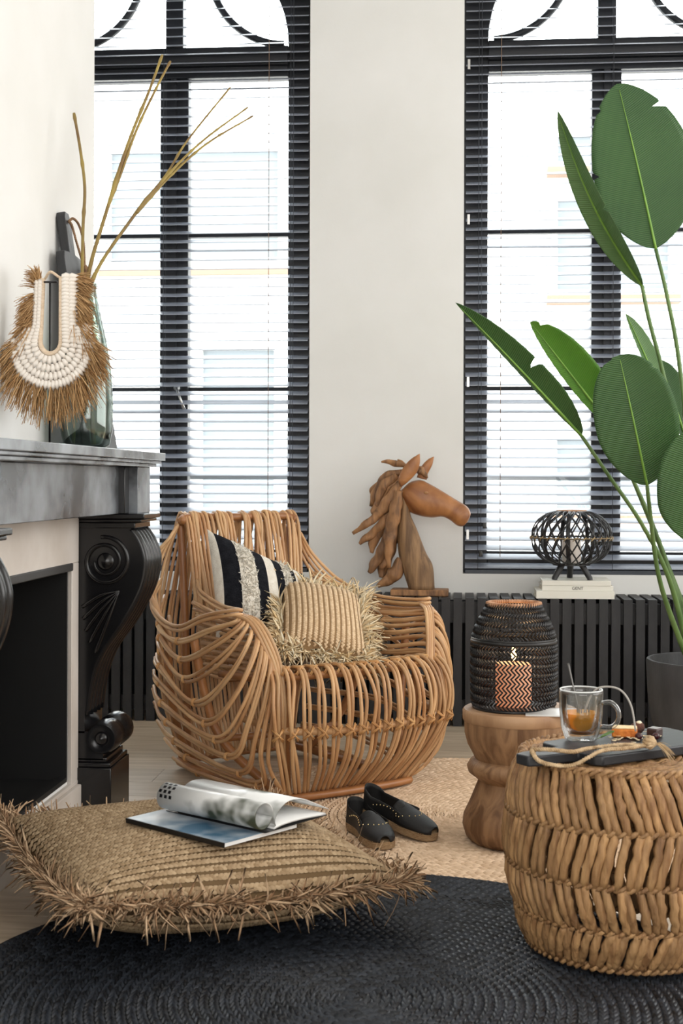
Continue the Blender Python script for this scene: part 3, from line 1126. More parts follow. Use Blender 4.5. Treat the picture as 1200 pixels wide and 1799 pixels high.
# ------------------------------------------------------------------ magazines on the floor cushion
M['paper'] = mat('glossy_white_paper', (236, 236, 234), rough=0.3, spec=0.5)
M['print'] = mat('printed_photo_page', (232, 233, 232), (60, 66, 52), 0.28, 9, (1, 1, 1), 3, lo=0.50, hi=0.66)
M['printblue'] = mat('blue_cover_photo', (226, 234, 240), (70, 110, 140), 0.25, 7, (1, 1, 1), 3, lo=0.38, hi=0.62)
M['inkblack'] = mat('black_ink', (16, 16, 18), rough=0.35)
M['inkgrey'] = mat('grey_ink', (120, 120, 122), rough=0.5)
mz = 0.217
mL, mF, mR = cw(-.469, 2.93, mz), cw(-.2255, 2.715, mz), cw(-.065, 2.815, mz)
ax = (mF - mL).normalized()
az = Vector((0, 0, 1))
sd = az.cross(ax).normalized()          # away to the right of the long edge
sd = Vector((-ax.y, ax.x, 0))
mang = math.atan2(ax.y, ax.x)
mg = empty('magazine', (mL + mF) / 2 + sd * 0.11, mang)
tag(mg, 'closed magazine with blue cover lying under the open one', 'magazine', 'magazines on the floor cushion')
MB().box(-.15, .15, -.105, .105, 0.001, 0.009).build('pages', M['paper'], mg, smooth=False)
MB().box(-.151, .151, -.106, .106, 0.009, 0.0102).build('cover', M['printblue'], mg, smooth=False)
MB().box(-.151, .151, -.1085, -.105, 0.0005, 0.0102).build('spine', M['inkblack'], mg, smooth=False)
om = empty('magazine', (mL + mF) / 2 + sd * 0.135 + Vector((0, 0, 0.0105)) + ax * 0.012, mang + R(2))
tag(om, 'open magazine with rolled back pages on top of the blue one', 'magazine', 'magazines on the floor cushion')


def sheet(prof, L0, L1, name, m, th=0.002):
    g = MB()
    n = len(prof)
    vs = [(L0, p[0], p[1]) for p in prof] + [(L1, p[0], p[1]) for p in prof]
    fs = [(i, i + 1, n + i + 1, n + i) for i in range(n - 1)]
    g.add(vs, fs)
    return g.build(name, m, om, solid=th)


roll = []
for k in range(40):
    an = R(-80) + R(430) * k / 39
    rr = 0.030 - 0.006 * k / 39
    roll.append((-0.032 + rr * math.cos(an), 0.034 + rr * math.sin(an)))
roll = [(0.0, 0.005), (-0.012, 0.0035)] + roll[2:] if False else [(0.004, 0.008)] + roll[6:]
sheet(roll, -.145, .145, 'rolled_pages', M['print'], 0.003)
arch = spline([(0.0, 0.006, 0), (0.008, 0.032, 0), (0.04, 0.052, 0), (0.085, 0.050, 0), (0.13, 0.032, 0), (0.175, 0.012, 0)], 26)
sheet([(p[0], p[1]) for p in arch], -.145, .145, 'raised_page', M['print'], 0.0016)
flat = spline([(0.0, 0.004, 0), (0.03, 0.008, 0), (0.09, 0.008, 0), (0.165, 0.003, 0)], 14)
sheet([(p[0], p[1]) for p in flat], -.145, .145, 'page_block', M['paper'], 0.005)
MB().box(-.147, .147, -.03, .168, 0.0, 0.0012).build('cover', M['inkblack'], om, smooth=False)
dots = MB()
for i in range(3):
    for j in range(4):
        an = R(100 + 22 * j)
        x_ = -.138 + 0.014 * i + 0.006 * (j % 2)
        q_ = []
        for da in (-R(7), R(7)):
            r1 = 0.030 - 0.006 * (math.degrees(an + da) + 80) / 430 + 0.0017
            q_.append((-0.032 + r1 * math.cos(an + da), 0.034 + r1 * math.sin(an + da)))
        dots.add([(x_ - .004, *q_[0]), (x_ + .004, *q_[0]), (x_ + .004, *q_[1]), (x_ - .004, *q_[1])], [(0, 1, 2, 3)])
dots.build('black_squares_print', M['inkblack'], om, smooth=False)['kind'] = 'stuff'

# ------------------------------------------------------------------ espadrilles
M['shoe'] = mat('black_suede', (9, 9, 10), (15, 15, 17), 0.6, 40, bump=0.1, bscale=300)
M['sole'] = mat('jute_sole', (176, 146, 108), (140, 110, 78), 0.9, 90, (1, 1, 6), bump=0.6, bscale=160)
M['brass'] = mat('brass_stud', (236, 214, 160), rough=0.25, metal=1.0)


def make_shoe(loc, rz, tiltx, tilty, label):
    s = empty('espadrille', loc, rz)
    s.rotation_euler = (tiltx, tilty, rz)
    tag(s, label, 'shoe', 'pair of black espadrilles')
    Ln = 0.25
    def hwid(x):
        t = x / Ln
        return 0.030 * (1 - (1 - min(t / 0.12, 1)) ** 2) ** 0.5 * (1 - 0.0) * (1 if t < .12 else 1) + 0.012 * math.exp(-((t - 0.68) / 0.2) ** 2) if t < 0.85 else (0.030 + 0.012 * math.exp(-((t - 0.68) / 0.2) ** 2)) * math.sqrt(max(0, 1 - ((t - 0.85) / 0.15) ** 2))
    xs_ = [Ln * (0.5 - 0.5 * math.cos(PI * k / 40)) for k in range(41)]
    cen = lambda x: 0.006 * math.sin(PI * x / Ln)
    outl = [(x, cen(x) + hwid(x) + 0.002) for x in xs_] + [(x, cen(x) - hwid(x) - 0.002) for x in xs_[::-1][1:-1]]
    MB().prism(outl[::-1], 0.0, 0.019, 'z').build('sole', M['sole'], s, auto=60)
    # upper: arcs over the toes, open walls round the heel
    up = MB()
    def top(x):
        t = x / Ln
        return 0.019 + (0.05 - 0.012 * t * 2 if t < 0.5 else 0.038 - 0.024 * ((t - .5) / .5) ** 1.3) + (0.012 * max(0, 1 - t / 0.12))
    nA = 16
    def toe(a, b):
        x = 0.125 + (Ln - 0.003 - 0.125) * a
        th = PI * b
        w = hwid(x) + 0.001
        return (x, cen(x) + w * math.cos(th), 0.017 + (top(x) + 0.006 * max(0, 1 - (x - .125) / .03) - 0.017) * math.sin(th) ** 0.75)
    g = MB().grid(toe, 22, nA)
    up.add(g.v, g.f)
    path = [x for x in xs_ if x <= 0.16]
    wall = [(x, 1) for x in path[::-1]] + [(x, -1) for x in path[1:]]
    def heel(a, b):
        x, sg = wall[int(round(a * (len(wall) - 1)))]
        w = (hwid(x) + 0.001) * (1 - 0.12 * b)
        h = top(x) * (0.92 if x > 0.03 else 1.0)
        return (x, cen(x) + sg * w, 0.017 + (h - 0.017) * b)
    g = MB().grid(heel, len(wall), 6)
    up.add(g.v, g.f)
    up.build('upper', M['shoe'], s, solid=0.002)
    # tongue flap that stands at the throat
    MB().grid(lambda a, b: (0.118 + 0.022 * a, (b - .5) * 0.05, top(0.13) + 0.012 * (1 - a) - 0.6 * abs(b - .5) ** 2 * 0.05 * 2), 5, 9).build('tongue', M['shoe'], s, solid=0.004)
    MB().box(0.045, 0.235, -0.026, 0.030, 0.0191, 0.021).build('insole', M['sole'], s, smooth=False)
    sb = MB()
    for sg in (-1, 1):
        for k in range(9):
            t = k / 8
            x = 0.05 + 0.10 * t
            z = 0.019 + 0.022 + 0.010 * math.sin(PI * t)
            sb.ball((x, cen(x) + sg * (hwid(x) * (1 - 0.06) + 0.002), z), 0.0022, nu=6, nv=5)
    for k in range(9):
        b = 0.12 + 0.76 * k / 8
        a = 0.10 + 0.42 * math.sin(PI * k / 8)
        p = toe(a, b)
        sb.ball((p[0], p[1], p[2] + 0.001), 0.0022, nu=6, nv=5)
    sb.build('studs', M['brass'], s)['kind'] = 'stuff'
    return s


h1, t1 = cw(0.068, 3.725), cw(0.252, 3.545)
a1 = math.atan2(t1.y - h1.y, t1.x - h1.x)
make_shoe((h1.x, h1.y, 0.048), a1, R(2), R(7.5), 'black studded espadrille with its heel propped on the other shoe')
h2, t2 = cw(0.035, 3.70), cw(0.115, 3.46)
make_shoe((h2.x, h2.y, 0.0155), math.atan2(t2.y - h2.y, t2.x - h2.x), 0, 0, 'black studded espadrille lying flat under the heel of the other shoe')

# ------------------------------------------------------------------ stump table
M['teak'] = mat('brown_hewn_wood', (166, 128, 92), (108, 76, 50), 0.55, 5, (5, 5, 0.7), 6, bump=0.25, bscale=14, bstretch=(6, 6, 1), distort=1.2)
M['teaktop'] = mat('brown_wood_top', (186, 148, 112), (148, 110, 78), 0.5, 6, (1, 6, 1), 6, bump=0.15, bscale=16)
sc = cw(0.4686, 3.57)
stp = empty('stump_table', (sc.x, sc.y, 0.0152))
tag(stp, 'turned brown wooden stump side table carrying the black lantern', 'side table')
wobf = lambda t, z: 0.012 * math.sin(2 * t + 0.6) + 0.006 * math.sin(5 * t + z * 9)
MB().lathe([(0.0, 0.312), (0.146, 0.312), (0.149, 0.316), (0.149, 0.338), (0.145, 0.343), (0.0, 0.343)], 64, wob=wobf).build('table_top', M['teaktop'], stp, auto=40)
MB().lathe([(0.0, 0.0), (0.128, 0.0), (0.140, 0.012), (0.149, 0.04), (0.146, 0.065), (0.130, 0.10), (0.112, 0.145), (0.108, 0.156), (0.118, 0.166), (0.134, 0.178), (0.138, 0.192), (0.130, 0.206), (0.118, 0.214), (0.122, 0.224),
            (0.136, 0.25), (0.144, 0.28), (0.145, 0.3125), (0.0, 0.3125)], 64, wob=wobf).build('pedestal', M['teak'], stp, auto=50)
cd = cw(0.545, 3.47)
card = empty('paper_card', (cd.x, cd.y, 0.3586), R(-3))
MB().box(-.075, .06, -.035, .035, 0.0, 0.002).build('lower_leaf', M['paper'], card, smooth=False)
MB().grid(lambda a, b: (-.075 + .135 * a, -.035 + .07 * b, 0.0025 + 0.008 * b * b), 3, 8).build('folded_leaf', M['paper'], card, solid=0.0008)
tag(card, 'folded white paper card lying on the stump table', 'card')

# ------------------------------------------------------------------ woven lantern on the stump
M['wovenblack'] = mat('black_woven_bamboo', (22, 21, 22), (34, 33, 34), 0.42, attr='rnd', spec=0.5)
M['rimtan'] = mat('natural_bamboo_rim', (206, 160, 124), (166, 116, 80), 0.55, 40, bump=0.3, bscale=90)
ln_c = cw(0.452, 3.575)
ln = empty('woven_lantern', (ln_c.x, ln_c.y, 0.3584))
tag(ln, 'black herringbone woven lantern glowing on the stump table', 'lantern')
lprof = [(0.103, 0.0), (0.107, 0.02), (0.109, 0.09), (0.108, 0.165), (0.107, 0.182), (0.100, 0.205), (0.090, 0.228), (0.078, 0.250), (0.067, 0.272)]
lr = lambda z: float(np.interp(z, [p[1] for p in lprof], [p[0] for p in lprof]))
wv = MB()
rows_z = [0.012 + 0.0118 * k for k in range(14)] + [0.190 + 0.0112 * k for k in range(8)]
nst = 62
rg = random.Random(9)
for ri, z in enumerate(rows_z):
    sg = 1 if ri % 2 else -1
    for k in range(nst):
        a0 = 2 * PI * k / nst
        da = sg * 0.5 * (2 * PI / nst) * 1.15
        pts = []
        for q in (-1, 0, 1):
            zz = z + q * 0.0066
            r0 = lr(zz) + (0.002 if q == 0 else -0.0005)
            pts.append((r0 * math.cos(a0 + da * q), r0 * math.sin(a0 + da * q), zz))
        wv.tube(pts, [0.0040, 0.0047, 0.0040], 4, flat=0.5, a=rg.random())
wv.build('herringbone_weave', M['wovenblack'], ln)['kind'] = 'stuff'
for z, r0 in ((0.003, 0.0048), (0.176, 0.006), (0.182, 0.0045)):
    MB().ring((0, 0, z), lr(z), r0, 64, 8).build('hoop', M['wovenblack'], ln)
MB().lathe([(0, 0.001), (0.102, 0.001), (0.102, 0.006), (0, 0.006)], 40).build('base', M['wovenblack'], ln, auto=40)
rim = MB().ring((0, 0, 0.272), 0.0665, 0.0045, 64, 8)
for k in range(56):
    a0 = 2 * PI * k / 56
    rim.tube([((0.0665 + q) * math.cos(a0 + e), (0.0665 + q) * math.sin(a0 + e), 0.272 + zz) for q, zz, e in ((0.006, -0.005, -0.03), (0.005, 0.004, 0.0), (-0.004, 0.005, 0.04), (-0.006, -0.003, 0.06))], 0.0017, 4)
rim.build('plaited_rim', M['rimtan'], ln)


def emissive(name, c, strength, base=(230, 200, 170)):
    m = mat(name, base, rough=0.6)
    b = m.node_tree.nodes['Principled BSDF']
    b.inputs['Emission Color'].default_value = lin(c)
    b.inputs['Emission Strength'].default_value = strength
    return m


M['litwax'] = emissive('lit_candle_wax', (255, 140, 84), 0.38)
M['flame'] = emissive('candle_flame', (255, 200, 130), 7)
cn = empty('candle', (ln_c.x, ln_c.y, 0.3648))
tag(cn, 'glowing pillar candle burning inside the black lantern', 'candle')
MB().lathe([(0, 0.0), (0.046, 0.0), (0.047, 0.004), (0.047, 0.106), (0.044, 0.110), (0.03, 0.106), (0, 0.105)], 40).build('wax', M['litwax'], cn, auto=50)
MB().tube([(0, 0, 0.105), (0.001, 0, 0.118)], 0.0012, 6).build('wick', M['inkblack'], cn)
MB().lathe([(0, 0.116), (0.005, 0.122), (0.0075, 0.13), (0.006, 0.143), (0.003, 0.152), (0, 0.160)], 16).build('flame', M['flame'], cn)
pl_ = bpy.data.lights.new('candle_glow', 'POINT')
pl_.energy, pl_.color, pl_.shadow_soft_size = 0.3, (1.0, 0.62, 0.32), 0.012
po = bpy.data.objects.new('candle_glow', pl_)
po.location = (0, 0, 0.175)
col.objects.link(po)
po.parent = cn

# ------------------------------------------------------------------ wicker stool
M['wicker'] = mat('water_hyacinth', (184, 144, 98), (128, 92, 58), 0.6, 14, (3, 3, 0.5), 5, bump=0.6, bscale=30, bstretch=(5, 5, 0.8), rnd=0.18, distort=0.8)
st_c = cw(0.572, 2.765)
wz = 0.0195
ws = empty('wicker_stool', (st_c.x, st_c.y, wz))
tag(ws, 'round woven wicker stool carrying the dark serving board', 'stool')
wprof_z = [0.0, 0.05, 0.12, 0.2, 0.28, 0.34, 0.383]
wprof_r = [0.188, 0.205, 0.224, 0.234, 0.231, 0.220, 0.203]
wr_ = lambda z: float(np.interp(z, wprof_z, wprof_r))
tiers = [(0.378, 0.274, 0.15), (0.274, 0.172, -0.10), (0.172, 0.084, 0.075), (0.084, 0.010, -0.11)]
NS = 74
rg = random.Random(12)
for (z1, z0, shift) in tiers:
    var = []
    for vi in range(4):
        pts, rad = [], []
        sh = shift * rg.uniform(0.75, 1.25)
        for q in range(9):
            t = q / 8
            z = z1 + (z0 - z1) * t
            r0 = wr_(z) + 0.004 * math.sin(PI * t) + rg.uniform(-.0015, .0015)
            a0 = sh * (t - 0.5) + rg.uniform(-.008, .008)
            pts.append((r0 * math.cos(a0), r0 * math.sin(a0), z))
            rad.append(0.0080 + 0.0014 * math.sin(PI * t) + rg.uniform(-.0007, .0007))
        var.append(MB().tube(pts, rad, 7, flat=0.8, up=(1, 0, 0.2)).mesh('strand', M['wicker']))
    for k in range(NS):
        o = bpy.data.objects.new('strand', var[rg.randrange(4)])
        o.rotation_euler = (0, 0, 2 * PI * (k + rg.uniform(-.22, .22)) / NS)
        col.objects.link(o)
        o.parent = ws
for z in (0.380, 0.274, 0.172, 0.084, 0.008):
    for ph in (0, PI):
        pts = []
        n = 520
        for i in range(n + 1):
            t = 2 * PI * i / n
            w = NS * t / 2 + ph
            r0 = wr_(z) + 0.0045 * math.cos(w)
            pts.append((r0 * math.cos(t), r0 * math.sin(t), z + 0.0045 * math.sin(w)))
        MB().tube(pts, 0.0048, 5, cap=False).build('twined_ring', M['wicker'], ws)
for k in range(14):
    r0 = 0.012 + k * 0.0142
    pts = []
    n = 40 + k * 10
    ph = rg.uniform(0, 6)
    for i in range(n + 1):
        t = 2 * PI * i / n
        pts.append(((r0 + 0.0015 * math.sin(9 * t + ph)) * math.cos(t), (r0 + 0.0015 * math.sin(9 * t + ph)) * math.sin(t), 0.376 + 0.0022 * math.sin(13 * t + ph)))
    MB().tube(pts, 0.0078, 6, cap=False).build('top_coil', M['wicker'], ws)

# ------------------------------------------------------------------ serving board on the stool
M['slate'] = mat('black_stained_wood', (40, 43, 48), (30, 32, 36), 0.42, 8, (1, 8, 1), bump=0.05, bscale=30)
M['rope'] = mat('jute_rope', (206, 180, 144), (164, 136, 100), 0.85, 60, bump=0.5, bscale=140)
bd_z = wz + 0.3868
bdc = cw(0.590, 2.765)
ba = math.atan2(0.52, 0.85) + YAW
sb_ = empty('serving_board', (bdc.x, bdc.y, bd_z), ba)
tag(sb_, 'black wooden serving board with rope loop on the wicker stool', 'board')
hl, hwb = 0.17, 0.088
out = [(-hl, -hwb + .012), (-hl + .012, -hwb), (hl - .01, -hwb), (hl, -hwb + .01), (hl, hwb - .01), (hl - .01, hwb), (-hl + .012, hwb), (-hl, hwb - .012), (-hl, .032), (-hl - .02, .027), (-hl - .095, .027), (-hl - .115, .018), (-hl - .115, -.018), (-hl - .095, -.027), (-hl - .02, -.027), (-hl, -.032)]
MB().prism(out[::-1], 0.0, 0.02, 'z').build('plank', M['slate'], sb_, bevel=0.003)


def rope(pts, r, parent, name, m='rope', n=60, twist=500):
    P = spline(pts, n)
    for ph in (0, 2.1, 4.2):
        T = np.gradient(P, axis=0)
        T /= np.linalg.norm(T, axis=1)[:, None]
        L_ = np.concatenate([[0], np.cumsum(np.linalg.norm(np.diff(P, axis=0), axis=1))])
        q = []
        for i in range(n):
            u = np.cross(T[i], (0.1, 0.2, 1))
            u /= np.linalg.norm(u) + 1e-9
            v = np.cross(T[i], u)
            a0 = twist * L_[i] + ph
            q.append(P[i] + (u * math.cos(a0) + v * math.sin(a0)) * r * 0.55)
        yield q


def add_rope(pts, r, parent, name='rope', m=None, n=60, twist=450):
    g = MB()
    for q in rope(pts, r, parent, name, n=n, twist=twist):
        g.tube(q, r * 0.62, 6)
    return g.build(name, m or M['rope'], parent)


rp = add_rope([(-.255, .0, .016), (-.258, .0, .027), (-.235, -.03, .030), (-.20, -.05, .026), (-.165, -.055, .03), (-.10, -.075, .034), (-.055, -.088, .030), (-.045, -.092, .031)], 0.0042, sb_, n=80)
add_rope([(-.255, .0, .02), (-.27, -.012, .027), (-.27, -.04, .012), (-.225, -.072, .006), (-.16, -.086, .030), (-.10, -.092, .030), (-.05, -.094, .032)], 0.0042, sb_, n=80)
kn = MB()
kc = np.array((-.042, -.093, .034))
for k in range(4):
    an = k * 0.8
    loop = [kc + np.array((0.011 * math.cos(t) * math.cos(an) + 0.004 * math.sin(3 * t), 0.010 * math.sin(t), 0.010 * math.cos(t) * math.sin(an) + 0.002)) for t in np.linspace(0, 2 * PI, 18)]
    kn.tube(loop, 0.0042, 6)
kn.build('knot', M['rope'], sb_)
tf_ = MB()
rg = random.Random(4)
for k in range(26):
    fringe_strand(tf_, kc + np.array((0.008, -0.006, 0)), (0.55 + rg.gauss(0, .2), -0.7 + rg.gauss(0, .2), rg.gauss(-.1, .2)), rg.uniform(.028, .042), 0.0013, 0.8, rg, 0.35)
tf_.build('rope_end', mat('frayed_rope', (216, 190, 152), (176, 146, 106), 0.85, attr='rnd'), sb_)['kind'] = 'stuff'


def bw(x, y, z=0.0):
    """point on the board in scene coordinates"""
    return Vector((bdc.x + x * math.cos(ba) - y * math.sin(ba), bdc.y + x * math.sin(ba) + y * math.cos(ba), bd_z + 0.02 + z))


# mug of tea
M['glass'] = mat('clear_glass', (255, 255, 255), rough=0.0)
gb = M['glass'].node_tree.nodes['Principled BSDF']
gb.inputs['Transmission Weight'].default_value = 1.0
gb.inputs['IOR'].default_value = 1.45
M['glass'] = clear_glass('thin_clear_glass', (246, 248, 248), 0.07, 0.85)
M['tea'] = clear_glass('amber_tea', (238, 176, 62), 0.0, 0.25)
_n, _l = M['tea'].node_tree.nodes, M['tea'].node_tree.links
_d = _n.new('ShaderNodeBsdfTranslucent')
_d.inputs['Color'].default_value = lin((252, 200, 80))
_df = _n.new('ShaderNodeBsdfDiffuse')
_df.inputs['Color'].default_value = lin((252, 198, 76))
_a = _n.new('ShaderNodeAddShader')
_l.new(_d.outputs[0], _a.inputs[0])
_l.new(_df.outputs[0], _a.inputs[1])
_m = _n.new('ShaderNodeMixShader')
_m.inputs[0].default_value = 0.26
_o = _n['Material Output'].inputs['Surface']
_src = _o.links[0].from_socket
_l.new(_src, _m.inputs[1])
_l.new(_a.outputs[0], _m.inputs[2])
_l.new(_m.outputs[0], _o)
mgp = bw(-.092, .050)
mug = empty('glass_mug', mgp, R(-20))
tag(mug, 'double walled glass mug of amber tea on the serving board', 'mug')
MB().lathe([(0.0, 0.0008), (0.027, 0.0008), (0.033, 0.006), (0.0405, 0.03), (0.0435, 0.06), (0.0445, 0.098), (0.0435, 0.104), (0.0405, 0.104), (0.0395, 0.095), (0.0385, 0.06), (0.034, 0.032), (0.024, 0.016), (0.0, 0.012)], 48).build('wall', M['glass'], mug)
MB().tube([(0.0445, 0, 0.078), (0.062, 0, 0.080), (0.075, 0, 0.066), (0.075, 0, 0.046), (0.062, 0, 0.030), (0.043, 0, 0.030)] and spline([(0.0435, 0, 0.080), (0.060, 0, 0.082), (0.074, 0, 0.070), (0.076, 0, 0.050), (0.064, 0, 0.034), (0.041, 0, 0.032)], 24), 0.0048, 10).build('handle', M['glass'], mug)
MB().ring((0, 0, 0.104), 0.042, 0.0017, 48, 6).build('rim', mat('glass_rim', (225, 228, 228), rough=0.08, spec=0.9), mug)
tea = MB().lathe([(0.0, 0.0145), (0.023, 0.0175), (0.033, 0.0335), (0.0365, 0.050), (0.037, 0.058), (0.0, 0.058)], 40).build('tea', M['tea'], mug, auto=50)
M['steel'] = mat('dark_steel', (92, 90, 88), rough=0.3, metal=0.9)
ti = empty('tea_infuser', mgp + Vector((0, 0, 0.02)), R(-20))
tag(ti, 'dark mesh tea infuser hanging in the mug, its grey chain over the rim', 'tea infuser')
M['mesh'] = mat('dark_tea_mesh', (40, 34, 22), (70, 60, 36), 0.5, 200)
MB().ball((0.004, 0, 0.016), 0.021, 0.018, 0.0155).build('mesh_ball', M['mesh'], ti)
MB().tube(spline([(0.004, 0, 0.03), (0.018, 0.004, 0.07), (0.038, 0.006, 0.090), (0.075, 0.01, 0.088), (0.098, 0.012, 0.058), (0.108, 0.012, 0.006)], 30), 0.0022, 6).build('cord', mat('grey_cord_light', (170, 166, 160), rough=0.6), ti)
for k in range(8):
    a0 = 2 * PI * k / 8
    MB().tube([(0.004 + 0.012 * math.cos(a0), 0.012 * math.sin(a0), 0.026), (0.004 + 0.013 * math.cos(a0), 0.013 * math.sin(a0), 0.052)], 0.0008, 4).build('wire', M['steel'], ti)
spn = empty('teaspoon', mgp + Vector((0, 0, 0.02)), R(-20))
tag(spn, 'dark metal teaspoon standing in the glass mug', 'spoon')
MB().tube(spline([(0.002, -.012, 0.026), (-.006, -.010, 0.06), (-.017, -.006, 0.10), (-.026, -.004, 0.136)], 16), [0.0022, 0.0026, 0.0035, 0.0042], 8, flat=0.5).build('handle', M['steel'], spn)
MB().ball((0.004, -.012, 0.014), 0.010, 0.003, 0.015).build('bowl', M['steel'], spn)

# sweets
M['cake'] = mat('almond_cake', (226, 140, 58), (196, 104, 36), 0.75, 60, bump=0.4, bscale=120)
M['icing'] = mat('pale_icing', (250, 224, 180), (240, 200, 140), 0.6, 50)
M['choc'] = mat('dark_chocolate', (52, 34, 32), (66, 44, 40), 0.35, 30)
M['brownie'] = mat('brownie_crumb', (96, 56, 40), (62, 34, 26), 0.8, 60, bump=0.7, bscale=150)
M['berry'] = mat('dark_cranberry', (58, 18, 22), rough=0.25)
M['almond'] = mat('almond_flake', (244, 230, 200), (226, 204, 164), 0.6, attr='rnd')
ck = empty('cake_slice', bw(.012, .036), ba + R(-42))
tag(ck, 'golden cake slice with pale top on the serving board', 'cake')
MB().prism([(-.026, -.016), (.026, -.014), (.026, .016), (-.020, .018)], 0.0015, 0.019, 'z').build('sponge', M['cake'], ck, bevel=0.003)
MB().prism([(-.0255, -.0155), (.0255, -.0135), (.0255, .0155), (-.0195, .0175)], 0.019, 0.022, 'z').build('topping', M['icing'], ck, bevel=0.001)
br = empty('brownie_piece', bw(.055, .045), 0.4)
tag(br, 'crumbly brown brownie piece behind the chocolate cube', 'brownie')
bb = MB().ball((0, 0, 0.013), 0.016, 0.014, 0.013, 14, 9)
bb.v = [(x * (1 + .13 * math.sin(90 * y + 70 * z)), y * (1 + .13 * math.sin(110 * x)), max(0.001, z * (1 + .1 * math.sin(140 * x + 60 * y)))) for x, y, z in bb.v]
bb.build('crumb', M['brownie'], br)
MB().ball((0.004, -0.003, 0.025), 0.006, 0.005, 0.004).build('nut', M['almond'], br)
cc_ = empty('chocolate_cube', bw(.066, .004), ba + R(20))
tag(cc_, 'dark chocolate cube at the right end of the board', 'chocolate')
MB().box(-.014, .014, -.012, .012, 0.0005, 0.019).build('block', M['choc'], cc_, bevel=0.0025)
MB().box(-.0125, .0125, -.0105, .0105, 0.0188, 0.0198).build('glossy_top', mat('chocolate_glaze', (120, 112, 112), rough=0.3), cc_, bevel=0.0005)
for (x, y), lab in (((.016, -.002), 'dark cranberry beside the golden cake slice'), ((.048, -.018), 'dark cranberry in front of the chocolate cube')):
    b_ = empty('cranberry', bw(x, y), 0.3)
    tag(b_, lab, 'berry', 'cranberries on the board')
    MB().ball((0, 0, 0.0075), 0.0082, 0.0075, 0.0072).build('flesh', M['berry'], b_)
    MB().ball((0.0075, 0, 0.0085), 0.0018, 0.0018, 0.0018, 6, 5).build('stem_end', M['choc'], b_)
rg = random.Random(8)
al = MB()
for k in range(60):
    x, y = rg.gauss(.022, .026), rg.gauss(.018, .018)
    p = bw(x, y, 0.0012 + 0.003 * rg.random())
    a0 = rg.uniform(0, 6)
    L_, W_ = rg.uniform(.003, .007), rg.uniform(.002, .004)
    n = 7
    tx, ty = rg.gauss(0, .3), rg.gauss(0, .3)
    top_, bot = [], []
    for i in range(n):
        t = 2 * PI * i / n
        u, v = L_ * math.cos(t), W_ * math.sin(t)
        X, Y_ = u * math.cos(a0) - v * math.sin(a0), u * math.sin(a0) + v * math.cos(a0)
        top_.append((p.x + X, p.y + Y_, p.z + 0.0006 + abs(tx * X)))
        bot.append((p.x + X, p.y + Y_, p.z + abs(tx * X)))
    al.add(top_ + bot, [tuple(range(n)), tuple(range(2 * n - 1, n - 1, -1))] + [(i, i + n, (i + 1) % n + n, (i + 1) % n) for i in range(n)], rg.random())
tag(al.build('almond_flakes', M['almond']), 'pale almond flakes scattered round the cake slice', 'almond flakes', kind='stuff')
mint = empty('mint_leaf', bw(-.035, .035), 0.2)
tag(mint, 'small green mint leaf beside the mug on the board', 'leaf')
MB().grid(lambda a, b: (-.014 + .028 * a, (b - .5) * .018 * math.sin(PI * (0.05 + .9 * a)), 0.003 + 0.012 * a + 0.02 * abs(b - .5) * .3), 9, 5).build('blade', mat('mint_green', (96, 136, 62), (70, 106, 44), 0.5, 60), mint, solid=0.0006)
MB().tube([(-.022, 0, .0015), (.012, 0, .0145)], 0.0007, 5).build('vein', mat('mint_vein', (140, 170, 90)), mint)

# ------------------------------------------------------------------ books and globe lantern on the radiator cover
M['bookc'] = mat('cream_book_cloth', (226, 222, 208), (216, 211, 196), 0.6, 30)
M['booksp'] = mat('pale_book_spine', (232, 230, 220), rough=0.55)
M['pages'] = mat('page_edges', (236, 230, 214), (214, 206, 188), 0.8, 8, (1, 1, 60))
bx = at(1007, 1045, 5.36)


def book(cx, cy, z, w, d, h, label, rz, text=None, tcol='inkgrey', tsize=0.012):
    b = empty('book', (cx, cy, z), rz)
    tag(b, label, 'book', 'stacked books under the globe lantern')
    MB().box(-w / 2 + .004, w / 2 - .004, -d / 2 + .003, d / 2 - .004, .002, h - .002).build('page_block', M['pages'], b, smooth=False)
    MB().box(-w / 2, w / 2, -d / 2, d / 2, 0.0, .002).box(-w / 2, w / 2, -d / 2, d / 2, h - .002, h).build('cover', M['bookc'], b, smooth=False)
    MB().box(-w / 2, w / 2, -d / 2 - .003, -d / 2 + .001, 0.0, h).build('spine', M['booksp'], b, bevel=0.001)
    if text:
        t = lettering(text, tsize, M['inkblack'] if tcol == 'inkblack' else M['inkgrey'], b)
        t.location = (0.0, -d / 2 - .0034, h / 2)
        t.rotation_euler = (R(90), 0, 0)
    return b


bz = 0.4985
book(bx.x, 5.425, bz, 0.298, 0.21, 0.030, 'large cream book lying directly on the radiator cover', R(0))
book(bx.x + .008, 5.425, bz + .0302, 0.272, 0.20, 0.0195, 'middle pale book of the stack with GENT on its spine', R(0.6), 'GENT', 'inkblack', 0.0165)
book(bx.x + .006, 5.425, bz + .0502, 0.262, 0.20, 0.0195, 'topmost pale book of the stack, under the lantern feet', R(-0.8))

M['bamblack'] = mat('black_bamboo', (26, 26, 28), (40, 40, 42), 0.38, 20, rnd=0.12)
gz = bz + .0702
gx = at(1001, 1014, 5.42)
gl = empty('globe_lantern', (gx.x, 5.40, gz))
tag(gl, 'black bamboo globe lantern on three legs standing on the books', 'lantern')
RE, HH, ZC = 0.155, 0.107, 0.162


def gp(phi, th):
    c, s = math.cos(phi), math.sin(phi)
    e = 0.72
    r0 = RE * math.copysign(abs(c) ** e, c)
    return (r0 * math.cos(th), r0 * math.sin(th), ZC + HH * math.copysign(abs(s) ** (e + .18), s))


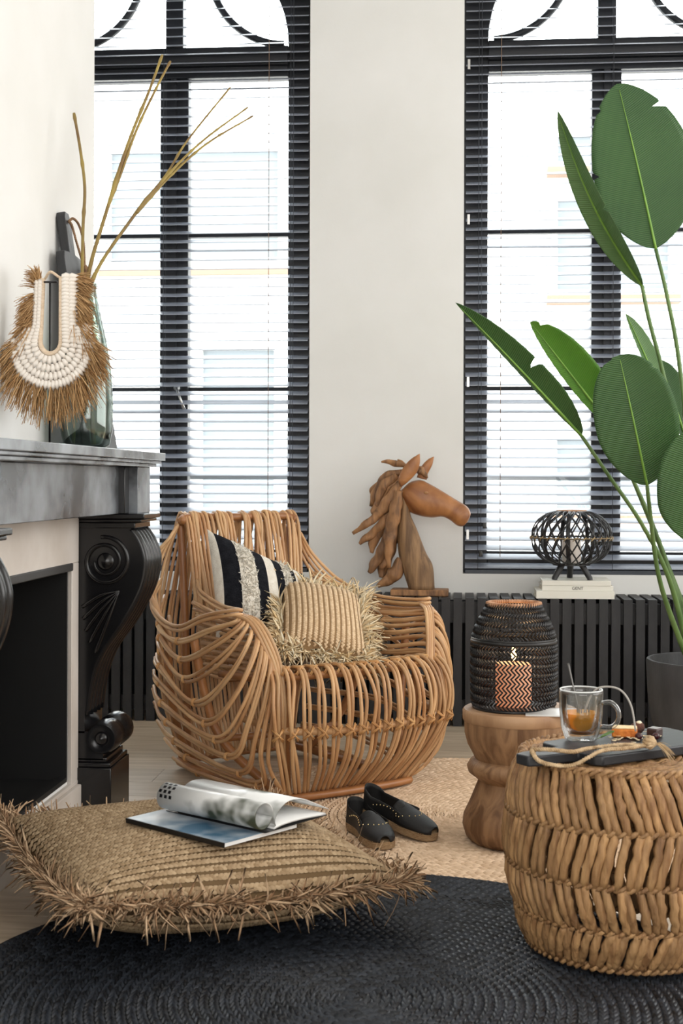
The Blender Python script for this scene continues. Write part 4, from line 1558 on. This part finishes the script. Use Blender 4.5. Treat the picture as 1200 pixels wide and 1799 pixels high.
ph0, ph1 = R(-74), R(76)
for sg in (1, -1):
    P = [gp(ph0 + (ph1 - ph0) * k / 28, sg * R(62) * (k / 28 - .5)) for k in range(29)]
    me = MB().tube(P, 0.0034, 6, flat=0.6).mesh('rib', M['bamblack'])
    for k in range(24):
        o = bpy.data.objects.new('rib', me)
        o.rotation_euler = (0, 0, 2 * PI * k / 24 + (0.13 if sg > 0 else 0))
        col.objects.link(o)
        o.parent = gl
P = [np.array(gp(ph0 + (ph1 - ph0) * k / 20, 0)) * np.array((0.93, 1, 1)) for k in range(21)]
me = MB().tube(P, 0.0085, 6, flat=0.3, up=(1, 0, 0)).mesh('upright', M['bamblack'])
for k in range(9):
    o = bpy.data.objects.new('upright', me)
    o.rotation_euler = (0, 0, 2 * PI * k / 9 + 0.35)
    col.objects.link(o)
    o.parent = gl
MB().ring((0, 0, ZC), RE - .001, 0.0032, 64, 6).build('waist_hoop', M['bamblack'], gl)
lash = MB().ring((0, 0, ZC + .002), RE + .003, 0.0013, 64, 5)
for k in range(28):
    a0 = 2 * PI * k / 28
    lash.tube([((RE + q) * math.cos(a0 + e), (RE + q) * math.sin(a0 + e), ZC + z) for q, z, e in ((.001, -.009, -.05), (.006, -.002, -.01), (.006, .003, .02), (.001, .008, .06))], 0.0016, 5)
lash.build('waist_lashing', mat('tan_lashing', (196, 172, 128), (160, 132, 90), 0.6, 30), gl)
zt = gp(ph1, 0)
MB().ring((0, 0, zt[2]), abs(zt[0]), 0.0045, 48, 8).build('top_rim', M['rimtan'], gl)
zb_ = gp(ph0, 0)
MB().lathe([(0, zb_[2] - .004), (abs(zb_[0]) + .012, zb_[2] - .004), (abs(zb_[0]) + .012, zb_[2] + .006), (0, zb_[2] + .006)], 40).build('base_disc', M['bamblack'], gl, auto=40)
for k in range(3):
    a0 = 2 * PI * k / 3 + R(90)
    p0 = (0.045 * math.cos(a0), 0.045 * math.sin(a0), zb_[2] - .002)
    p1 = (0.078 * math.cos(a0), 0.078 * math.sin(a0), 0.006)
    g = MB().tube([p0, p1, (p1[0] * 1.005, p1[1] * 1.005, 0.0003)], [0.013, 0.0115, 0.0115], 8)
    g.build('leg', M['bamblack'], gl, auto=50)
gc = empty('candle', (gx.x, 5.40, gz + zb_[2] + .0062))
tag(gc, 'white pillar candle standing inside the globe lantern', 'candle')
MB().lathe([(0, 0), (0.036, 0), (0.037, .003), (0.037, .088), (0.034, .092), (0, .089)], 32).build('wax', mat('white_wax', (240, 230, 220), rough=0.5), gc, auto=50)
MB().tube([(0, 0, .089), (0.001, 0, .102)], 0.0012, 6).build('wick', M['inkblack'], gc)

# ------------------------------------------------------------------ driftwood horse head
M['hw'] = mat('polished_teak', (184, 126, 76), (122, 72, 38), 0.4, 5, (1, 1, 1), 6, bump=0.1, bscale=24, distort=2.2)
M['hneck'] = mat('weathered_driftwood', (158, 124, 88), (106, 80, 56), 0.7, 6, (7, 7, 0.9), 6, bump=0.4, bscale=12, bstretch=(8, 8, 1), distort=0.8)
M['hmane'] = mat('driftwood_mane', (170, 124, 82), (98, 68, 44), 0.6, 7, (5, 5, 1.2), 6, bump=0.3, bscale=14, rnd=0.16, distort=0.8)
HY = 5.415
hs = empty('horse_sculpture', (-0.15, HY, 0.4985))
tag(hs, 'brown driftwood horse head sculpture on the radiator cover', 'sculpture')


def loft(A, B, th, yoff=0.0, n=14, mid=None):
    """ellipse sections spanning edge points A..B (x, z), thickness th each"""
    g = MB()
    k = len(A)
    m_ = 28
    A2 = spline([(a[0], 0, a[1]) for a in A], m_)
    B2 = spline([(b[0], 0, b[1]) for b in B], m_)
    T2 = np.interp(np.linspace(0, 1, m_), np.linspace(0, 1, len(th)), th)
    Y2 = np.interp(np.linspace(0, 1, m_), np.linspace(0, 1, 2), [yoff, mid if mid is not None else yoff])
    vs, fs = [], []
    for i in range(m_):
        c = (A2[i] + B2[i]) / 2
        h = (A2[i] - B2[i]) / 2
        for q in range(n):
            t = 2 * PI * q / n
            ct, st_ = math.cos(t), math.sin(t)
            p = c + h * math.copysign(abs(ct) ** .8, ct)
            vs.append((p[0], HY + Y2[i] + T2[i] * math.copysign(abs(st_) ** .85, st_), p[2]))
    for i in range(m_ - 1):
        for q in range(n):
            q2 = (q + 1) % n
            fs.append((i * n + q, i * n + q2, (i + 1) * n + q2, (i + 1) * n + q))
    fs.append(tuple(range(n - 1, -1, -1)))
    fs.append(tuple((m_ - 1) * n + q for q in range(n)))
    g.add(vs, fs)
    return g


loft([(-.225, .915), (-.19, .946), (-.148, .954), (-.106, .936), (-.053, .905), (-.001, .873), (.034, .852), (.049, .826), (.045, .805)],
     [(-.224, .885), (-.2, .836), (-.158, .815), (-.105, .806), (-.063, .81), (-.032, .797), (-.005, .776), (.018, .772), (.036, .788)],
     [.03, .046, .052, .05, .044, .038, .036, .032, .018]).build('head', M['hw'], hs, True)
loft([(-.235, .92), (-.226, .857), (-.239, .751), (-.236, .672), (-.22, .604), (-.194, .524)], [(-.175, .87), (-.189, .825), (-.163, .762), (-.126, .668), (-.099, .615), (-.091, .524)],
     [.032, .038, .046, .052, .055, .056]).build('neck', M['hneck'], hs, True)
bp_ = MB().prism([(-.265, 5.36), (-.05, 5.355), (-.036, 5.37), (-.036, 5.465), (-.26, 5.475)], 0.4988, 0.524, 'z').build('base', M['hmane'], hs, True, bevel=0.004)
e1 = spline([(x, 0, z) for x, z in [(-.226, .93), (-.234, .957), (-.221, .994), (-.19, 1.033), (-.152, 1.058)]], 12)
e1b = spline([(x, 0, z) for x, z in [(-.222, .928), (-.198, .946), (-.163, .983), (-.15, 1.02), (-.150, 1.057)]], 12)
loft([(p[0], p[2]) for p in e1], [(p[0], p[2]) for p in e1b], [.008, .013, .013, .011, .004], -0.045, mid=-0.052).build('ear', M['hw'], hs, True)
loft([(-.165, .965), (-.148, 1.007), (-.122, 1.036), (-.097, 1.049)], [(-.125, .955), (-.121, .978), (-.103, 1.015), (-.096, 1.047)], [.010, .013, .011, .004], 0.035, mid=0.042).build('ear', M['hw'], hs, True)
mane = [([(-.215, .985), (-.274, .975), (-.306, .938), (-.332, .895), (-.345, .851)], .019, .0), ([(-.22, .965), (-.274, .925), (-.305, .883), (-.329, .835), (-.335, .815)], .019, -.012),
        ([(-.23, .945), (-.263, .888), (-.305, .83), (-.358, .782), (-.413, .745)], .024, -.03), ([(-.232, .912), (-.247, .835), (-.263, .762), (-.271, .698), (-.273, .609)], .028, -.045),
        ([(-.25, .87), (-.3, .782), (-.342, .74), (-.392, .7)], .021, -.01), ([(-.255, .845), (-.305, .761), (-.331, .719), (-.344, .666)], .023, .0),
        ([(-.265, .76), (-.305, .666), (-.326, .629), (-.352, .587)], .024, -.015), ([(-.25, .72), (-.285, .635), (-.299, .593), (-.307, .566)], .026, .012),
        ([(-.225, .645), (-.246, .59), (-.273, .561), (-.315, .534)], .028, -.02), ([(-.195, 1.005), (-.243, 1.020), (-.274, 1.027), (-.301, 1.024)], .012, -.01),
        ([(-.195, 1.0), (-.221, 1.022), (-.24, 1.036)], .008, .01), ([(-.170, 1.005), (-.142, .986), (-.119, .962)], .015, -.015),
        ([(-.29, .955), (-.333, .918), (-.338, .880)], .016, .015), ([(-.24, .975), (-.295, .93), (-.316, .867), (-.32, .85)], .020, -.02), ([(-.25, .80), (-.268, .70), (-.29, .64), (-.30, .60)], .028, .0)]
rg = random.Random(17)
for pts, w, yo in mane:
    P = spline([(x, HY + yo - .010 * math.sin(3 * i), z) for i, (x, z) in enumerate(pts)], 22)
    rad = [w * .6, w * .9, w * (1.0 + rg.uniform(-.15, .2)), w * rg.uniform(.7, 1.0), w * rg.uniform(.6, .8), w * .3]
    g = MB().tube(P, rad, 9, flat=0.6, up=(0, 1, 0))
    g.v = [(x + .0025 * math.sin(90 * z + 60 * x), y_ + .002 * math.sin(120 * z), z + .002 * math.sin(80 * x)) for x, y_, z in g.v]
    g.build('mane_piece', M['hmane'], hs, True)
ey = MB().ball((-.125, HY - .050, .905), .009, .004, .006).build('eye', M['hmane'], hs, True)
MB().ball((.024, HY - .028, .822), .006, .004, .007).build('nostril', M['hmane'], hs, True)

# ------------------------------------------------------------------ plant
M['pot'] = mat('dark_concrete', (74, 74, 75), (58, 58, 60), 0.75, 6, (3, 3, 1), bump=0.15, bscale=40)
M['soil'] = mat('dark_soil', (36, 28, 22), (20, 16, 13), 0.95, 60, bump=0.8, bscale=90)
pc = cw(1.275, 4.72)
pot = empty('plant_pot', (pc.x, pc.y, 0.0))
tag(pot, 'dark grey concrete pot holding the tall green plant', 'plant pot')
MB().lathe([(0, 0.0005), (0.105, 0.0005), (0.135, 0.012), (0.172, 0.06), (0.198, 0.13), (0.211, 0.22), (0.216, 0.33), (0.213, 0.337), (0.204, 0.337), (0.200, 0.33), (0.196, 0.22), (0.185, 0.15), (0, 0.15)], 64).build('shell', M['pot'], pot, auto=40)
MB().lathe([(0, 0.262), (0.1, 0.264), (0.1975, 0.26), (0.1975, 0.25), (0, 0.25)], 40).build('soil', M['soil'], pot)

M['stalk'] = mat('green_stalk', (104, 132, 74), (74, 104, 52), 0.45, 8, (1, 1, 1))


def leaf_mat(name, c1, c2, tr):
    m = mat(name, c1, c2, 0.38, 4, spec=0.5, transl=tr, lo=0.3, hi=0.7)
    N, L = m.node_tree.nodes, m.node_tree.links
    uv = N.new('ShaderNodeUVMap')
    wv_ = N.new('ShaderNodeTexWave')
    wv_.inputs['Scale'].default_value = 9.0
    wv_.inputs['Distortion'].default_value = 1.0
    wv_.inputs['Detail'].default_value = 1.5
    L.new(uv.outputs[0], wv_.inputs['Vector'])
    bp = N.new('ShaderNodeBump')
    bp.inputs['Strength'].default_value = 0.35
    bp.inputs['Distance'].default_value = 0.003
    L.new(wv_.outputs['Fac'], bp.inputs['Height'])
    L.new(bp.outputs[0], N['Principled BSDF'].inputs['Normal'])
    # fine paler veins
    hs_ = N.new('ShaderNodeMapRange')
    hs_.inputs['From Min'].default_value = 0.75
    hs_.inputs['To Max'].default_value = 0.35
    L.new(wv_.outputs['Fac'], hs_.inputs['Value'])
    bc_ = N['Principled BSDF'].inputs['Base Color']
    src = bc_.links[0].from_socket
    mx = N.new('ShaderNodeMix')
    mx.data_type = 'RGBA'
    mx.inputs[7].default_value = lin((122, 160, 92))
    L.new(src, mx.inputs[6])
    L.new(hs_.outputs[0], mx.inputs[0])
    L.new(mx.outputs[2], bc_)
    return m


M['leaf'] = leaf_mat('deep_green_leaf', (58, 98, 48), (44, 82, 42), 0.22)
M['leafb'] = leaf_mat('fresh_green_leaf', (112, 162, 56), (84, 138, 44), 0.4)
M['leafc'] = leaf_mat('pale_green_leaf', (112, 146, 92), (86, 124, 72), 0.3)
M['rib'] = mat('pale_green_midrib', (126, 168, 70), (104, 146, 58), 0.4, 10)
plant = empty('tall_plant', (pc.x, pc.y, 0.262))
tag(plant, 'tall plant with broad paddle leaves on long stalks, growing in the concrete pot', 'plant')


def leaf(base, tip, wdir, wl, wr, bend=0.05, fold=0.0, notches=(), m='leaf', stalk=None, peak=0.45, tipround=0.55):
    """base, tip: points; wdir: sideways direction; wl / wr: half widths; fold lifts both sides out of the plane"""
    base, tip = np.array(base), np.array(tip)
    ax_ = tip - base
    Ln = np.linalg.norm(ax_)
    ax_ /= Ln
    w = np.array(wdir, float)
    w -= ax_ * np.dot(w, ax_)
    w /= np.linalg.norm(w)
    nrm = np.cross(w, ax_)
    if nrm[1] > 0:
        nrm = -nrm                       # towards the room
    NU, NV = 72, 9
    g = MB()
    uvs = []
    def prof(t):
        a = min(t / peak, 1)
        b = max((t - peak) / (1 - peak), 0)
        return (math.sin(PI / 2 * a) ** 0.6 if t < peak else max(0, 1 - b ** 2.3) ** tipround)
    vs = []
    for i in range(NU):
        t = i / (NU - 1)
        c = base + ax_ * Ln * t + nrm * bend * Ln * (math.sin(PI * t) * 0.5 - t * t * 0.3)
        for j in range(2 * NV - 1):
            q = (j - NV + 1) / (NV - 1)
            hwid = (wl if q < 0 else wr) * prof(t)
            for (sg, t0, dep, wd) in notches:
                if sg * q > 0:
                    dd = abs(t - t0) / wd
                    if dd < 1:
                        hwid *= 1 - dep * (1 - dd)
            aa = abs(q)
            lift = fold * aa - 0.35 * fold * aa * aa
            sweep = 0.10 * aa * aa * abs(hwid)
            vs.append(c + w * math.copysign(aa, q) * hwid * math.cos(lift) + nrm * aa * hwid * math.sin(lift) + ax_ * sweep)
            uvs.append((t * Ln * 5 - 0.9 * aa * abs(hwid) * 2.0, 0.0))
    n2 = 2 * NV - 1
    fs = [(i * n2 + j, i * n2 + j + 1, (i + 1) * n2 + j + 1, (i + 1) * n2 + j) for i in range(NU - 1) for j in range(n2 - 1)]
    g.add(vs, fs)
    o = g.build('leaf', M[m], plant, True)
    uvl = o.data.uv_layers.new(name='UVMap')
    for lp in o.data.loops:
        uvl.data[lp.index].uv = uvs[lp.vertex_index]
    so = o.modifiers.new('solid', 'SOLIDIFY')
    so.thickness = 0.0012
    rib = [base + ax_ * Ln * t + nrm * (bend * Ln * (math.sin(PI * t) * 0.5 - t * t * 0.3) + 0.001) for t in np.linspace(0, 0.96, 24)]
    rb = MB().tube(rib, [0.0062, 0.0048, 0.0034, 0.0012], 6, flat=0.8)
    rb.build('midrib', M['rib'], o, True)
    if stalk is not None:
        P = spline([tuple(base)] + [tuple(q) for q in stalk], 30)
        MB().tube(P, [0.0060, 0.0068, 0.008, 0.011], 8).build('stalk', M['stalk'], plant, True)
    return o


cr = _R0
foot = lambda k, a: Vector((pc.x + 0.05 * math.cos(a), pc.y + 0.05 * math.sin(a), 0.25))
# tall leaf, top right
leaf(at(1152, 437, 4.62), at(1086, 146, 4.58), (0.97, 0.1, 0.22), 0.158, 0.190, 0.03, 0.12, ((1, .80, .32, .018), (-1, .47, .22, .012), (-1, .85, .15, .02)), 'leaf', [at(1172, 520, 4.64), at(1195, 650, 4.68), at(1218, 900, 4.72), foot(0, 0.3)], 0.36, 0.72)
# narrow folded leaf to its left
leaf(at(1128, 502, 4.50), at(973, 200, 4.36), (0.62, -0.6, -0.25), 0.05, 0.150, 0.10, 0.75, ((1, .46, .4, .02),), 'leafc', [at(1140, 560, 4.52), at(1172, 690, 4.57), at(1205, 900, 4.65), foot(0, 2.0)], 0.35, 0.8)
# long leaf reaching far left
leaf(at(1022, 766, 4.42), at(800, 530, 4.20), (0.50, -0.3, 0.62), 0.012, 0.066, -0.05, 0.25, ((1, .47, .7, .024),), 'leaf', [at(1070, 836, 4.45), at(1130, 925, 4.52), at(1180, 1030, 4.6), foot(0, 3.0)], 0.34, 0.85)
# fresh bright leaf
leaf(at(1076, 752, 4.78), at(931, 565, 4.72), (0.75, -0.1, 0.5), 0.030, 0.095, -0.06, 0.30, ((1, .93, .4, .03),), 'leafb', [at(1100, 815, 4.78), at(1150, 930, 4.76), at(1190, 1050, 4.74), foot(0, 2.5)], 0.42, 0.75)
leaf(at(1078, 745, 4.86), at(1044, 672, 4.88), (0.8, 0.1, 0.2), 0.02, 0.05, 0.0, 0.3, (), 'leafb', [at(1095, 800, 4.86), at(1160, 960, 4.82), foot(0, 1.2)], 0.45, 0.8)
# broad leaf facing the room
leaf(at(1137, 853, 4.38), at(1088, 624, 4.30), (0.97, -0.05, 0.20), 0.122, 0.140, 0.05, 0.15, ((1, .84, .12, .015), (-1, .97, .3, .02)), 'leaf', [at(1141, 890, 4.40), at(1155, 1000, 4.48), at(1178, 1080, 4.58), foot(0, 3.6)], 0.45, 0.55)
# leaf at the right edge, hanging low
leaf(at(1238, 962, 4.30), at(1222, 752, 4.22), (0.97, -0.1, 0.15), 0.135, 0.125, 0.04, 0.2, (), 'leaf', [at(1240, 1000, 4.34), at(1236, 1060, 4.5), foot(0, 5.0)], 0.40, 0.6)
# pale upright leaf and dark one behind
leaf(at(1172, 716, 4.82), at(1100, 551, 4.84), (0.8, 0.5, 0.3), 0.02, 0.045, 0.02, 0.4, (), 'leafc', [at(1188, 800, 4.82), at(1206, 950, 4.80), foot(0, 0.8)], 0.5, 0.8)
leaf(at(1205, 770, 4.98), at(1158, 632, 4.98), (0.9, 0.2, 0.3), 0.05, 0.06, 0.02, 0.3, (), 'leaf', [at(1210, 860, 4.94), foot(0, 1.6)], 0.5, 0.7)

# ------------------------------------------------------------------ on the mantel
MZ = 1.0315
M['blackboard'] = mat('black_stained_board', (40, 42, 46), (30, 31, 34), 0.4, 8, (8, 1, 1), bump=0.05, bscale=30)


def lean_board(y0, y1, xb, xt, z1, handle, th, label, hole=True):
    yc = (y0 + y1) / 2
    b = empty('cutting_board', (xb, yc, MZ))
    lean = math.atan2(xb - xt, z1 - MZ)
    b.rotation_euler = (0, -lean, 0)
    tag(b, label, 'cutting board')
    hgt = (z1 - MZ) / math.cos(lean)
    w = (y1 - y0) / 2
    out = [(-w, 0.001), (w, 0.001), (w, hgt - .02), (w - .012, hgt), (handle, hgt + .004), (handle, hgt + .10), (handle - .012, hgt + .115), (-handle + .012, hgt + .115), (-handle, hgt + .10), (-handle, hgt + .004), (-w + .012, hgt), (-w, hgt - .02)]
    MB().prism(out, -th, 0.0, 'x').build('plank', M['blackboard'], b, bevel=0.003)
    return b, hgt, lean


cb, hgt, lean = lean_board(3.50, 3.68, -0.955, -1.032, 1.555, 0.028, 0.024, 'tall black cutting board with rope loop leaning behind the shell necklace')
M['ropeb'] = mat('brown_rope', (150, 118, 88), (112, 84, 60), 0.85, 60, bump=0.4, bscale=140)
add_rope([(.002, 0.0, hgt + .09), (.012, 0.012, hgt + .098), (.016, 0.05, hgt + .085), (.018, 0.062, hgt + .04), (.014, 0.058, hgt - .01), (.01, 0.062, hgt - .025)], 0.0035, cb, m=M['ropeb'], n=50)
add_rope([(.002, 0.0, hgt + .09), (.010, -0.006, hgt + .075), (.012, 0.02, hgt + .02), (.012, 0.05, hgt - .02), (.01, 0.062, hgt - .025)], 0.0035, cb, m=M['ropeb'], n=50)
MB().ball((.012, 0.062, hgt - .035), .010, .010, .017).build('knot', M['ropeb'], cb)
cb2, hgt2, lean2 = lean_board(3.70, 3.90, -0.985, -1.040, 1.36, 0.025, 0.020, 'lower grey cutting board leaning behind the green glass vase')
add_rope([(.004, 0.0, hgt2 + .09), (.012, 0.02, hgt2 + .095), (.014, 0.045, hgt2 + .05), (.014, 0.05, hgt2 - .03), (.012, 0.06, hgt2 - .07)], 0.0032, cb2, m=M['ropeb'], n=40)

# vase
M['greenglass'] = clear_glass('green_bottle_glass', (228, 240, 234), 0.08, 0.8, 0.02)
M['water'] = clear_glass('vase_water', (176, 200, 194), 0.05, 0.5, 0.02)
va_x, va_y = -0.968, 3.50
va = empty('glass_vase', (va_x, va_y, MZ))
tag(va, 'tall green glass bottle vase holding bare branches on the mantel', 'vase')
vprof = [(0.0, 0.0005), (0.045, 0.0005), (0.060, 0.010), (0.0675, 0.05), (0.0685, 0.12), (0.064, 0.20), (0.052, 0.28), (0.036, 0.35), (0.026, 0.40), (0.024, 0.425), (0.027, 0.43)]
MB().lathe(vprof + [(r - .003 if r > .01 else 0, z + .004) for r, z in vprof[::-1]], 56).build('bottle', M['greenglass'], va)
wp = [(0, 0.006), (0.042, 0.006), (0.056, 0.014), (0.0637, 0.05), (0.0647, 0.122), (0, 0.122)]
MB().lathe(wp, 48).build('water', M['water'], va, auto=50)

M['twig'] = mat('olive_twig', (158, 138, 70), (118, 92, 54), 0.6, 12, (1, 1, 1), rnd=0.1)


def branch(paths, label):
    p0 = paths[0][0]
    b = empty('branch', Vector((va_x, va_y, MZ + 0.01)))
    tag(b, label, 'branch', 'bare branches in the vase')
    for i, (pts, r0, r1) in enumerate(paths):
        P = spline([tuple(q) for q in pts], 44)
        n = len(P)
        rad = np.linspace(r0, r1, n)
        for k in range(6, n, 9):
            rad[k] *= 1.35
        MB().tube(P, list(rad), 7).build('stem' if i == 0 else 'side_twig', M['twig'], b, True)
    return b


nk = lambda dx, dy: Vector((va_x + dx, va_y + dy, MZ + 0.42))
bt = lambda dx, dy: Vector((va_x + dx, va_y + dy, MZ + 0.012))
branch([([bt(-.03, -.02), Vector((va_x - .018, va_y - .01, MZ + .2)), nk(-.012, -.006), at(146, 400, 3.55), at(149, 330, 3.56), at(141, 262, 3.58), at(130, 199, 3.6)], .0048, .0038)], 'short upright branch bending left above the vase')
branch([([bt(-.012, .02), Vector((va_x - .008, va_y + .01, MZ + .2)), nk(-.004, .004), at(190, 362, 3.62), at(226, 250, 3.72), at(262, 160, 3.82), at(285, 97, 3.9)], .0062, .0036),
        ([at(186, 374, 3.62), at(214, 300, 3.68), at(240, 228, 3.75), at(272, 160, 3.84), at(299, 108, 3.92)], .004, .0034)], 'tall twin tipped branch rising before the left window')
branch([([bt(.02, 0), Vector((va_x + .008, va_y, MZ + .2)), nk(.007, 0), at(236, 378, 3.62), at(290, 310, 3.72), at(330, 246, 3.8), at(405, 153, 3.9)], .0062, .0022),
        ([at(236, 378, 3.62), at(296, 306, 3.72), at(358, 246, 3.82), at(435, 189, 3.92)], .0045, .0022),
        ([at(240, 374, 3.62), at(300, 308, 3.74), at(364, 252, 3.84), at(444, 204, 3.96)], .0045, .0022)], 'long branch forking into three thin tips before the window')

# shell and raffia necklace on a stand
M['shell'] = mat('white_shell', (242, 236, 228), (226, 214, 200), 0.5, 40)
M['band'] = mat('cream_cord_wrap', (232, 212, 188), (216, 192, 164), 0.8, 80, (1, 1, 4), bump=0.3, bscale=160)
M['raffbrown'] = mat('brown_raffia', (214, 176, 128), (156, 116, 74), 0.75, attr='rnd', spec=0.2)
nx, ny = -0.952, 3.13
nstd = empty('necklace_stand', (nx - .008, ny + .02, MZ))
tag(nstd, 'thin black metal stand holding the shell necklace', 'stand')
MB().box(-.03, .03, -.03, .03, 0.0, 0.006).build('foot', M['inkblack'], nstd, bevel=0.001)
MB().tube([(0, 0, .006), (0, 0, .385)], 0.0026, 8).build('rod', M['inkblack'], nstd)
MB().tube([(-.018, -.004, .385), (.018, -.004, .385)], 0.0026, 8).build('crossbar', M['inkblack'], nstd)
nk_ = empty('shell_necklace', (nx, ny, MZ + .06))
tag(nk_, 'white shell necklace with shaggy brown raffia fringe on a stand', 'necklace')
ZT, ZB_, HW = 1.425, 1.275, 0.020


def U(t):
    """t 0..1 along the U from the wall side top, round the bottom, to the room side top: point and outward normal"""
    L1 = ZT - ZB_
    L2 = PI * HW
    s = t * (2 * L1 + L2)
    if s < L1:
        return np.array((nx - HW, ny + 0.02 * (1 - s / L1), ZT - s)), np.array((-1.0, 0, -.1))
    if s < L1 + L2:
        a = PI + (s - L1) / HW
        return np.array((nx + HW * math.cos(a), ny, ZB_ + HW * 1.2 * math.sin(a))), np.array((math.cos(a), 0, math.sin(a)))
    q = (s - L1 - L2) / L1
    return np.array((nx + HW, ny + 0.0, ZB_ + q * L1)), np.array((1.0, 0, -.1 + 0.25 * q))


MB().tube([U(t)[0] + U(t)[1] * 0.006 for t in np.linspace(0, 1, 50)], 0.0068, 10).build('neck_band', M['band'], nk_, True)
shp = MB()
shp.add([(0, -.0048, 0), (.010, -.0058, .0035), (.010, .0058, .0035), (0, .0048, 0), (.0235, 0, .001), (.010, 0, .0065), (0, 0, .004), (.010, 0, -.002)],
        [(0, 1, 5, 6), (6, 5, 2, 3), (1, 4, 5), (5, 4, 2), (0, 7, 1), (3, 2, 7), (1, 7, 4), (7, 2, 4), (0, 3, 7)])
shme = shp.mesh('shell', M['shell'])
sstep = lambda a, b, x: (lambda u: u * u * (3 - 2 * u))(min(max((x - a) / (b - a), 0), 1))
ts_ = np.linspace(0, 1, 400)
for off in (0.008, 0.022, 0.036, 0.050):
    acc, last = 0.0, None
    for t in ts_:
        p, nn = U(t)
        bot = math.exp(-((t - .5) / .13) ** 2)
        if off > 0.03 and bot < 0.12:
            last = None
            continue
        side = 0.55 + 0.45 * sstep(.28, .46, t)
        q = p + nn * off * side * (1 + 0.35 * bot) + np.array((0, -0.005 + 0.08 * off, 0))
        if last is not None:
            acc += np.linalg.norm(q - last)
        last = q
        if acc < 0.0078:
            continue
        acc = 0.0
        d = Vector(nn).normalized()
        y_ax = Vector((0, -1, 0)).cross(d).normalized()
        z_ax = d.cross(y_ax).normalized()
        if z_ax.y > 0:
            y_ax, z_ax = -y_ax, -z_ax
        o = bpy.data.objects.new('shell', shme)
        o.matrix_local = Matrix.Translation(Vector(q) - nk_.location) @ Matrix((d, y_ax, z_ax)).transposed().to_4x4() @ Matrix.Diagonal((side * 1.15, 1.35, 1.2, 1))
        col.objects.link(o)
        o.parent = nk_
rg = random.Random(31)
rfm = MB()
for k in range(3600):
    t = rg.random()
    p, nn = U(t)
    bot = math.exp(-((t - .5) / .17) ** 2)
    side = 0.5 + 0.5 * sstep(.28, .46, t)
    st_ = p + nn * 0.026 * side * (1 + 1.3 * bot) + np.array((0, rg.uniform(.0, .012), 0))
    dd = np.array(nn) + np.array((rg.gauss(0, .28), rg.gauss(0, .2), rg.gauss(-.35 - .25 * (t > .6), .25)))
    if t < .08:
        dd += np.array((0.3, 0, 1.6))
    dd[0] *= 0.75 + 0.25 * sstep(.28, .46, t)
    if t > .93:
        dd += np.array((.3, 0, .5))
    L_ = rg.uniform(.035, .06) + 0.035 * bot * rg.uniform(.6, 1.1)
    fringe_strand(rfm, st_, dd, L_, 0.0015, 0.35, rg, rg.uniform(.05, .3))
o = rfm.build('raffia_fringe', M['raffbrown'], nk_, True)
o['kind'] = 'stuff'
add_rope([Vector(U(0)[0]) - nk_.location, Vector((nx, ny - .004, ZT + .012)) - nk_.location, Vector(U(1)[0]) - nk_.location], 0.003, nk_, 'tie_cord', M['band'], n=30)
